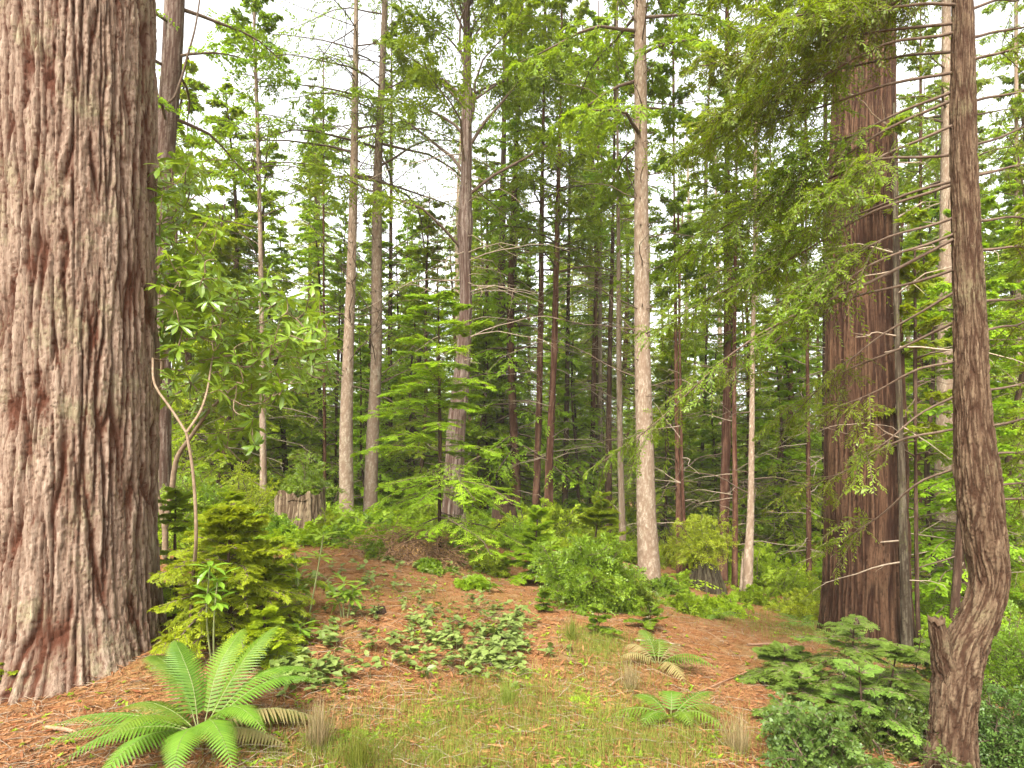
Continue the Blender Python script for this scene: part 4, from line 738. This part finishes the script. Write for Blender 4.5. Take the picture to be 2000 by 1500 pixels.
stump("tree_stump", "mossy grey green stump right of the pale spruce", [(1374,1088,40),(1376,1110,50),(1378,1155,66)], 11.5, 'moss_wood', 302, .12)
stump("tree_stump", "tiny dark broken stub among the salal leaves", [(741,1186,22),(742,1204,26)], 5.8, 'dark_bark', 303, .3)
stump("broken_snag", "jagged grey white snag at the foot of the central redwood", [(906,1005,8),(905,1025,13),(903,1060,17)], 11.0, 'pale_bark', 304, .35, cat='snag')
stump("broken_snag", "thin white split snag leaning beside the whitish slender trunk", [(1451,1080,3),(1448,1120,5),(1446,1172,10)], 10.8, 'pale_bark', 305, .3, cat='snag')
stump("tree_stump", "dark decayed stump in shade right of the young hemlock", [(985,975,40),(985,1000,48),(985,1040,60)], 13.2, 'dark_bark', 306, .3)

def brush_pile():
    c = on_ground(795, 1085)[0]; rng = np.random.default_rng(310); n = 560
    root = thing("brush_pile", "heap of dead tangled brown branches below the central trunks", "brush pile", c)
    r = np.sqrt(rng.uniform(0, 1, n)); a = rng.uniform(0, 2 * pi, n); R = .78
    P = np.stack([r * R * np.cos(a), r * R * .8 * np.sin(a), .36 * (1 - r ** 2) * rng.uniform(0, 1, n)], -1)
    D = np.stack([rng.normal(0, 1, n), rng.normal(0, 1, n), rng.normal(0, .35, n)], -1)
    b = Br(P, D, rng.uniform(.15, .55, n), rng.uniform(.0, .6, n), None, .06, rng.uniform(0, 6, n)); k = kids(b, 4, .2, .9, .7, lambda t: .5 + 0 * t, .3, rng)
    V, F = cat_tubes([tubes(b, rng.uniform(.003, .009, n), .002, 6, 4), tubes(k, .0025, .001, 3, 3)]); obj("twig_tangle", mesh_raw("twig_tangle", V, F, M['brush']), root)
    Q, v = leaves(k, 6, .1, 1, .7, .04, .008, rng); obj("dead_foliage", leafmesh("dead_foliage", Q, v, M['litter']), root)
M['brush'] = plain("dead_brown_twig", (.165, .085, .045), (.28, .165, .10))
brush_pile()

sticks = [((1240,1248),(1335,1262),.008,"pale stick lying on the needles left of the half withered fern"),((1252,1218),(1292,1202),.010,"short light branch piece below the pale spruce seedlings"),((1610,1290),(1690,1385),.014,"broken tan branch sloping down towards the huckleberry bush"),
 ((1460,1262),(1570,1268),.012,"dark fallen branch on the slope left of the broad brown redwood"),((1190,1342),(1240,1318),.006,"thin dry twig beside the bright grass patch"),((985,1410),(1030,1432),.005,"thin dry twig in the grass at the bottom centre"),
 ((830,1452),(880,1420),.005,"thin twig lying in the grass left of bottom centre"),((760,1088),(835,1078),.012,"whitish bare branch at the foot of the brush pile"),((1330,1370),(1480,1305),.006,"long curved branch on the slope above the green fern"),((400,1215),(300,1260),.012,"short grey root piece beside the huge redwood's flared base"),
 ((90,1425),(160,1440),.013,"flat strip of red bark on the needles at bottom left")]
for (a, b_, r, lb) in sticks:
    p = on_ground(np.array([a[0], b_[0]]), np.array([a[1], b_[1]])); m = (p[0] + p[1]) / 2; m[2] = gz(m[0], m[1]); rng = np.random.default_rng(int(a[0]))
    root = thing("fallen_branch", lb, "branch", m); q = [p[0] - m + Z * r, rng.normal(0, .02, 3) * np.array([1, 1, .3]) + Z * (r + .012), p[1] - m + Z * r]
    V, F = polytube(q, [r, r * .85, r * .5], 6, 6); o = obj("stick", mesh_raw("stick", V, F, M['brush' if ('dark' in lb or 'curved' in lb or 'bark' in lb) else 'twig_pale']), root)

# ------------------------------------------------------------------ litter, salal, grass (beyond counting)
def scatter_px(n, poly_u, poly_v, rng, dens=None):
    u = rng.uniform(poly_u[0], poly_u[1], n); v = rng.uniform(poly_v[0], poly_v[1], n)
    if dens is not None:
        k = rng.uniform(0, 1, n) < dens(u, v); u, v = u[k], v[k]
    return on_ground(u, v)
def bumps(u, v, L): return np.clip(sum(w * np.exp(-(((u - a) / su) ** 2 + ((v - b) / sv) ** 2)) for a, b, su, sv, w in L), 0, 1)
def litter():
    rng = np.random.default_rng(401); p = np.concatenate([scatter_px(90000, (-150, 2150), (1050, 1640), rng), scatter_px(9000, (-100, 2100), (1000, 1100), rng)]); n = len(p)
    a = rng.uniform(0, 2 * pi, n); D = np.stack([np.cos(a), np.sin(a), rng.normal(.05, .22, n)], -1); U = np.stack([rng.normal(0, .4, n), rng.normal(0, .4, n), np.ones(n)], -1)
    big = rng.uniform(0, 1, n) < .16; L = rng.uniform(.015, .075, n) * np.where(big, 1.4, 1) * (1 + (p[:, 1] - 4).clip(0) * .06); W = rng.uniform(.002, .008, n) * np.where(big, 2.2, 1)
    Q, q = tmpl(p + Z * rng.uniform(.0, .02, n)[:, None], D, U, L, W, (.6, 1, .2), .1, .15)
    tagstuff(obj("needle_litter", leafmesh("needle_litter", Q, np.repeat(rng.uniform(0, 1, n) ** 1.1, q), M['litter'])), "rusty fallen redwood needles and twig sprays covering the slope", "needle litter")
    n = 4200; p = scatter_px(n, (-100, 2100), (1080, 1600), rng); n = len(p); a = rng.uniform(0, 2 * pi, n)
    b = Br(p + Z * .012, np.stack([np.cos(a), np.sin(a), rng.normal(.03, .12, n)], -1), rng.uniform(.04, .30, n), .1, None, .06, rng.uniform(0, 6, n))
    V, F = tubes(b, rng.uniform(.001, .0028, n), .0008, 4, 3); tagstuff(obj("twig_litter", mesh_raw("twig_litter", V, F, M['twig_pale'])), "small dry twigs strewn over the forest floor", "twig litter")
litter()
SAL = [(970,1285,75,36,.62),(890,1240,70,45,.3),(780,1215,110,40,.28),(1000,1240,60,28,.35),(830,1290,60,30,.15),(620,1300,60,40,.35),(680,1290,50,30,.25),(720,1130,120,30,.4),(640,1110,60,30,.4),(1000,1215,50,20,.5),(880,1135,80,25,.3),(820,1100,90,20,.3),(560,1310,40,30,.35),(640,1240,40,20,.3),(930,1180,60,20,.35)]
def salal():
    rng = np.random.default_rng(402); p = scatter_px(15000, (480, 1120), (1060, 1370), rng, lambda u, v: bumps(u, v, SAL) * np.clip((v - 950) / 330, .2, 1) * .6 * np.clip(2.6 * fbm(u / 40, v / 20, 31) - .75, 0, 1)); n = len(p); nl = 4
    st = rng.uniform(.03, .13, n); tilt = rng.normal(0, .35, (n, 2)); D = nrm(np.stack([tilt[:, 0], tilt[:, 1], np.ones(n)], -1)); b = Br(p, D, st, 0, None, .05, rng.uniform(0, 6, n)); V, F = tubes(b, .0018, .0012, 3, 3)
    t = rng.uniform(.45, 1.0, (n, nl)); P = b.pos(t).reshape(-1, 3); m = len(P); a = rng.uniform(0, 2 * pi, m); e = rng.normal(.12, .3, m)
    D2 = np.stack([np.cos(a) * np.cos(e), np.sin(a) * np.cos(e), np.sin(e)], -1); U = np.stack([rng.normal(0, .25, m), rng.normal(0, .25, m), np.ones(m)], -1)
    L = rng.uniform(.035, .085, m); Q, q = tmpl(P, D2, U, L, L * rng.uniform(.55, .75, m), OVATE, .12, .15)
    o = tagstuff(obj("salal_cover", leafmesh("salal_cover", Q, np.repeat(rng.uniform(0, 1, m), q), M['salal'])), "patches of glossy oval salal leaves over the clearing floor", "ground cover"); obj("stem", mesh_raw("stem", V, F, M['greenstem']), o)["kind"] = "stuff"
salal()
GR = [(1000,1400,260,60,.55),(850,1440,200,50,.6),(1100,1450,260,60,.6),(1175,1262,50,26,1.0),(1120,1240,40,20,.5),(1230,1310,80,30,.6),(700,1480,160,40,.6),(1560,1230,60,18,.7),(1480,1205,80,18,.6),(1330,1450,120,50,.5),(1000,1360,120,20,.6),(1380,1190,90,22,.5),(820,1160,120,30,.18),(1150,1390,120,40,.6),(960,1480,400,30,.6),(700,1130,150,40,.3),(900,1120,150,30,.28),(1010,1330,80,25,.5),(1420,1160,80,25,.4)]
def grass():
    rng = np.random.default_rng(403); p = np.concatenate([scatter_px(9000, (1400, 1700), (1170, 1270), rng, lambda u, v: bumps(u, v, [(1570,1232,90,16,1.0),(1470,1205,60,14,.7),(1640,1250,40,12,.8)])), scatter_px(7000, (1090, 1260), (1220, 1310), rng, lambda u, v: bumps(u, v, [(1180,1264,48,22,.9),(1125,1240,25,16,.5)])), scatter_px(130000, (380, 1700), (1150, 1600), rng, lambda u, v: bumps(u, v, GR) * .8 * np.clip(.3 + 1.4 * fbm(u / 45, v / 22, 5), 0, 1) ** 1.5)]); n = len(p)
    a = rng.uniform(0, 2 * pi, n); e = rng.normal(1.05, .35, n); D = np.stack([np.cos(a) * np.cos(e), np.sin(a) * np.cos(e), np.sin(e)], -1); U = np.cross(np.stack([-np.sin(a), np.cos(a), 0 * a], -1), D)
    L = rng.uniform(.025, .10, n); Q, q = tmpl(p, D, -U * 1.0, L, rng.uniform(.0015, .0032, n), (1, .8, .5, 0), .1, -.45)
    tagstuff(obj("grass", leafmesh("grass", Q, np.repeat(rng.uniform(0, 1, n), q), M['grass'])), "thin short grass growing through the needles", "grass")
grass()
def forbs():
    rng = np.random.default_rng(404); p = scatter_px(17000, (-100, 1750), (1060, 1640), rng, lambda u, v: np.clip(fbm(u / 60, v / 30, 15) * 3 - 1.35, 0, 1) * (.25 + .75 * bumps(u, v, GR + SAL))); n = len(p); k = 6
    a = rng.uniform(0, 6.28, n * k); e = rng.uniform(.1, 1.0, n * k); D = np.stack([np.cos(a) * np.cos(e), np.sin(a) * np.cos(e), np.sin(e)], -1); L = rng.uniform(.012, .04, n * k)
    Q, q = tmpl(np.repeat(p, k, 0) + Z * .01, D, np.tile(Z, (n * k, 1)) + rng.normal(0, .2, (n * k, 3)), L, L * rng.uniform(.3, .6, n * k), (.1, 1, .6, 0), .1, .3)
    tagstuff(obj("forbs", leafmesh("forbs", Q, np.repeat(rng.uniform(0, 1, n * k), q), M['hemlock'])), "tiny bright green herbs and moss sprigs dotted over the needles", "herbs")
forbs()
def tuft(label, u, v, mat, n, L0, seed, w=.0035):
    c = on_ground(u, v)[0]; rng = np.random.default_rng(seed); a = rng.uniform(0, 2 * pi, n); e = rng.uniform(.35, 1.4, n); D = np.stack([np.cos(a) * np.cos(e), np.sin(a) * np.cos(e), np.sin(e)], -1)
    U = np.cross(np.stack([-np.sin(a), np.cos(a), 0 * a], -1), D); P = np.stack([rng.normal(0, .02, n), rng.normal(0, .02, n), np.zeros(n)], -1)
    Q, q = tmpl(P, D, -U, L0 * rng.uniform(.4, 1.1, n), w * rng.uniform(.6, 1.2, n), (1, .9, .75, .5, 0), .1, -.6)
    o = obj("grass_tuft", leafmesh("grass_tuft", Q, np.repeat(rng.uniform(0, 1, n), q), M[mat])); o.location = c; o["label"] = label; o["category"] = "grass tuft"
tuft("arching straw coloured grass tuft right of the large sword fern", 622, 1462, 'drygrass', 340, .24, 1)
tuft("upright green grass tuft in front of the salal patch", 990, 1375, 'grass', 160, .16, 2)
tuft("green grass tuft at the bottom edge left of centre", 700, 1500, 'grass', 220, .2, 3)
tuft("grassy green tuft at the left side of the bright grass patch", 1118, 1250, 'grass', 160, .2, 4)
tuft("drooping dry grass tuft at the bottom right below the green fern", 1440, 1470, 'drygrass', 220, .22, 5)
tuft("dry arching grass tuft beside the half withered fern", 1230, 1345, 'drygrass', 160, .2, 6)

# ------------------------------------------------------------------ the wood behind
def variant(name, seed, H, r, bark, mat, crown, dead, leafmat, deadmat='twig_pale'):
    rng = np.random.default_rng(seed); root = thing(name, "tree", "tree", (0, 0, 0))
    P = np.array([(0, 0, -.6), (0, 0, 0), (rng.normal(0, .12), rng.normal(0, .12), H * .35), (rng.normal(0, .15), rng.normal(0, .15), H * .7), (rng.normal(0, .2), rng.normal(0, .2), H)]); R = np.array([r * 1.05, r, r * .8, r * .5, .012])
    obj("trunk", trunk_mesh("trunk", M[mat], P, R, bark, .07, .15, .3, seed=seed), root); conifer_parts(root, P, R, rng, crown, dead, leafmat, 'twig', deadmat); return root
VAR = []; VH = []
for i, (H, r, bk, mt, z0, L0, n, sty, lm) in enumerate([
    (17, .13, 'plain', 'red_bark', 4.5, 2.3, 110, 'redwood', 'needle'), (20, .16, 'plain', 'dark_bark', 6, 2.5, 110, 'redwood', 'needle'), (15, .11, 'plain', 'red_bark', 2.6, 2.2, 120, 'redwood', 'needle'),
    (13, .10, 'plain', 'dark_bark', 1.0, 2.1, 130, 'hemlock', 'hemlock'), (17, .13, 'plain', 'pale_bark', 3.5, 2.4, 120, 'hemlock', 'hemlock'), (21, .16, 'plain', 'pale_bark', 8.0, 2.5, 95, 'spruce', 'spruce'),
    (16, .12, 'plain', 'dark_bark', 2, 2.2, 120, 'spruce', 'spruce'), (8, .06, 'plain', 'dark_bark', .5, 1.7, 100, 'hemlock', 'hemlock'), (5, .04, 'plain', 'dark_bark', .2, 1.4, 80, 'hemlock', 'hemlock'), (12, .09, 'plain', 'red_bark', 1.4, 2.0, 120, 'redwood', 'hemlock')]):
    L0 *= .70; n = int(n * .85)
    VH.append((H,)); VAR.append(variant("conifer_tree", 500 + i, H, r, bk, mt, dict(z0=z0, z1=H * .985, n=n, L0=L0, L1=.25, el0=-.1, el1=.6, sty=sty, droop=.3, dens=.9, tw_tubes=False), dict(z0=.8, z1=z0 + 2, n=46 if z0 > 3 else 14, L=1.3, el=.0, droop=.12), lm))
used = set()
def sector(u, Y):
    far = "far" if Y > 30 else "mid"
    S = [(480, "behind the rhododendron at left"), (660, "behind the rotting stump"), (860, "behind the two spotted trunks"), (1040, "behind the young hemlock and central redwood"), (1240, "behind the red trunk pair"), (1400, "behind the mossy stump"), (1610, "left of the broad brown redwood"), (1840, "right of the broad brown redwood"), (9999, "beyond the crooked tree at right")]
    w = [s for a, s in S if u < a][0]
    return ("slender distant conifer deep in the wood " if far == "far" else "slim conifer in the near rank of the wood ") + w, "conifers %s %s" % ("deep in the wood" if far == "far" else "in the near wood", w)
occ = [(o.location.x, o.location.y) for o in sc.collection.objects if o.get("category") == "tree" and o not in VAR]
rng = np.random.default_rng(77); cand = []
Y = 15.5
while Y < 46:
    step = 2.1 + (Y - 15) * .035; x = -Y * .84 - 3
    while x < Y * .84 + 3:
        cand.append((x + rng.uniform(-.8, .8), Y + rng.uniform(-1, 1))); x += step * rng.uniform(.7, 1.3)
    Y += step * 1.15
first = set()
small = [VAR[7], VAR[8], VAR[9]]
def thicket():
    r2 = np.random.default_rng(79)
    for i in range(70):
        y = r2.uniform(14, 44); x = r2.uniform(-.8, .8) * y; u = 1000 + x / y * FPX
        if any((x - a) ** 2 + (y - b) ** 2 < .6 for a, b in occ): continue
        o = copy_tree(small[int(r2.integers(0, 3))]); s_ = r2.uniform(.6, 1.15); o.location = (x, y, gz(x, y)); o.rotation_euler = (0, 0, r2.uniform(0, 6.28)); o.scale = (s_ * 1.15, s_ * 1.15, s_)
        o["label"] = "young leafy conifer growing under the taller trunks of the wood"; o["group"] = "young conifers under the tall trees"; o.name = "young_conifer"
    for u, y, k, s_ in [(1830,11,0,.8),(1900,9.5,1,1.0),(1960,12,0,1.0),(2030,10,0,.9),(1810,16,0,1.1),(1880,17,2,1.0),(1950,18,0,1.2),(2010,15,2,1.0),(1760,19,2,1.0),(1985,23,2,1.2),(1540,15,1,1.1),(1380,17,1,1.0),
                        (960,16,1,1.0),(1130,17,1,1.0),(1290,17,1,1.0),(800,17,0,1.0),(700,19,0,1.1),(640,18,0,1.0),(560,16,0,1.1),(480,14,0,1.1),(420,13,1,1.2),(360,15,0,1.2),(1590,20,0,1.2)]:
        x = (u - 1000) / FPX * y; o = copy_tree(small[k]); o.location = (x, y, gz(x, y)); o.rotation_euler = (0, 0, r2.uniform(0, 6.28)); o.scale = (s_ * 1.15, s_ * 1.15, s_)
        o["label"] = "young leafy conifer growing under the taller trunks of the wood"; o["group"] = "young conifers under the tall trees"; o.name = "young_conifer"
thicket()
for (x, y) in cand:
    if any((x - a) ** 2 + (y - b) ** 2 < .8 for a, b in occ): continue
    if rng.uniform() < .08: continue
    u = 1000 + x / y * FPX
    if (380 < u < 490 or 1080 < u < 1150) and y < 34 and rng.uniform() < .35: continue
    vt = rng.uniform(360 if 380 < u < 760 else 280, 720) if rng.uniform() < .86 else rng.uniform(0, 280); Ht = CAMZ + (HOR - vt) / FPX * y - gz(x, y); Ht = max(4.0, Ht)
    hs_ = np.array([o_[0] for o_ in VH]); pr = np.exp(-np.abs(np.log(Ht / hs_)) / .18); k = int(rng.choice(10, p=pr / pr.sum())); o = VAR[k] if k not in first else copy_tree(VAR[k]); first.add(k)
    s = float(np.clip(Ht / hs_[k], .6, 1.5)); o.location = (x, y, gz(x, y)); o.rotation_euler = (rng.normal(0, .012), rng.normal(0, .012), rng.uniform(0, 6.28)); o.scale = (s ** .6, s ** .6, s)
    o["label"], o["group"] = sector(u, y)

# ------------------------------------------------------------------ undergrowth of the wood and the far trees
def undergrowth():
    rng = np.random.default_rng(601); n = 5200; y = 9 + 46 * rng.uniform(0, 1, n) ** 1.4; x = rng.uniform(-1, 1, n) * (y * .84 + 2)
    z = ground(x, y); u = 1000 + x / y * FPX; v = HOR + (CAMZ - z) / y * FPX
    keep = (fbm(x * .5, y * .5, 12) > .38) & ~((u > 640) & (u < 1330) & (v > 1075)) & ~((u > 1330) & (u < 1640) & (v > 1150)); x, y, z = x[keep], y[keep], z[keep]; n = len(x)
    k = 7; a = rng.uniform(0, 2 * pi, n * k); e = rng.uniform(.2, 1.3, n * k); D = np.stack([np.cos(a) * np.cos(e), np.sin(a) * np.cos(e), np.sin(e)], -1)
    b = Br(np.repeat(np.stack([x, y, z], -1), k, 0) + rng.normal(0, .1, (n * k, 3)) * np.array([1, 1, 0]), D, np.repeat(rng.uniform(.2, .7, n), k), .4)
    Q, var = leaves(b, 14, .1, 1, .9, .11, .035, rng)
    tagstuff(obj("undergrowth", leafmesh("undergrowth", Q, var, M['hemlock'])), "low leafy undergrowth between the trunks of the wood", "undergrowth")
undergrowth()
def far_wood():
    rng = np.random.default_rng(602); Qs = []; vs = []; n = 330
    y = rng.uniform(60, 105, n); x = rng.uniform(-1, 1, n) * (y * .85 + 6)
    for i in range(n):
        H = rng.uniform(4, 10) ; m = 160; f = rng.uniform(0, 1, m) ** .8; a = rng.uniform(0, 6.28, m); r = (1 - f) ** .7 * rng.uniform(.2, 1, m) * 2.6
        P = np.stack([x[i] + r * np.cos(a), y[i] + r * np.sin(a), gz(x[i], y[i]) + .3 + f * H], -1); b = Br(P, np.stack([np.cos(a), np.sin(a), rng.normal(-.1, .3, m)], -1), .7, .2)
        Q, v = leaves(b, 2, .2, .8, .5, .9, .42, rng); Qs.append(Q); vs.append(v)
    tagstuff(obj("far_wood", leafmesh("far_wood", np.concatenate(Qs), np.concatenate(vs), M['needle'])), "distant green wood closing the view behind the trunks", "far trees")
far_wood()
bw = [copy_tree(bpy.data.objects["understory_shrub" + sfx]) for sfx in ("", ".001", ".006", ".011") for _ in range(14)]
rng = np.random.default_rng(78)
for o in bw:
    y = rng.uniform(12.5, 30); x = rng.uniform(-.82, .82) * y; s_ = rng.uniform(1.2, 2.4); o.location = (x, y, gz(x, y) - .03); o.scale = (s_, s_, s_ * rng.uniform(.8, 1.3)); o.rotation_euler = (0, 0, rng.uniform(0, 6.28))
    o["label"] = "leafy bush among the trunks at the back of the clearing"; o["group"] = "bushes among the trunks"

for k, o in enumerate(VAR):
    if k not in first:
        for ch in list(o.children): bpy.data.objects.remove(ch)
        bpy.data.objects.remove(o)

# ------------------------------------------------------------------ thin yellowish haze volume, added to lighten the dark gaps in the wood
def haze():
    V = np.array([(x, y, z) for x in (-120, 120) for y in (-14, 122) for z in (-9, 42)], float); F = np.array([(0, 1, 3, 2), (4, 6, 7, 5), (0, 4, 5, 1), (2, 3, 7, 6), (0, 2, 6, 4), (1, 5, 7, 3)])
    m = bpy.data.materials.new("haze"); m.use_nodes = True; nt = m.node_tree; nt.nodes.clear(); o = nt.nodes.new("ShaderNodeOutputMaterial"); v = nt.nodes.new("ShaderNodeVolumePrincipled")
    v.inputs['Color'].default_value = (.96, .97, .74, 1); v.inputs['Density'].default_value = .0010; nt.links.new(v.outputs[0], o.inputs['Volume'])
    h = obj("haze", mesh_raw("haze", V, F, m, smooth=False)); h["kind"] = "stuff"; h["label"] = "thin yellowish haze added to lighten the dark gaps between the trunks"; h["category"] = "haze"
haze()
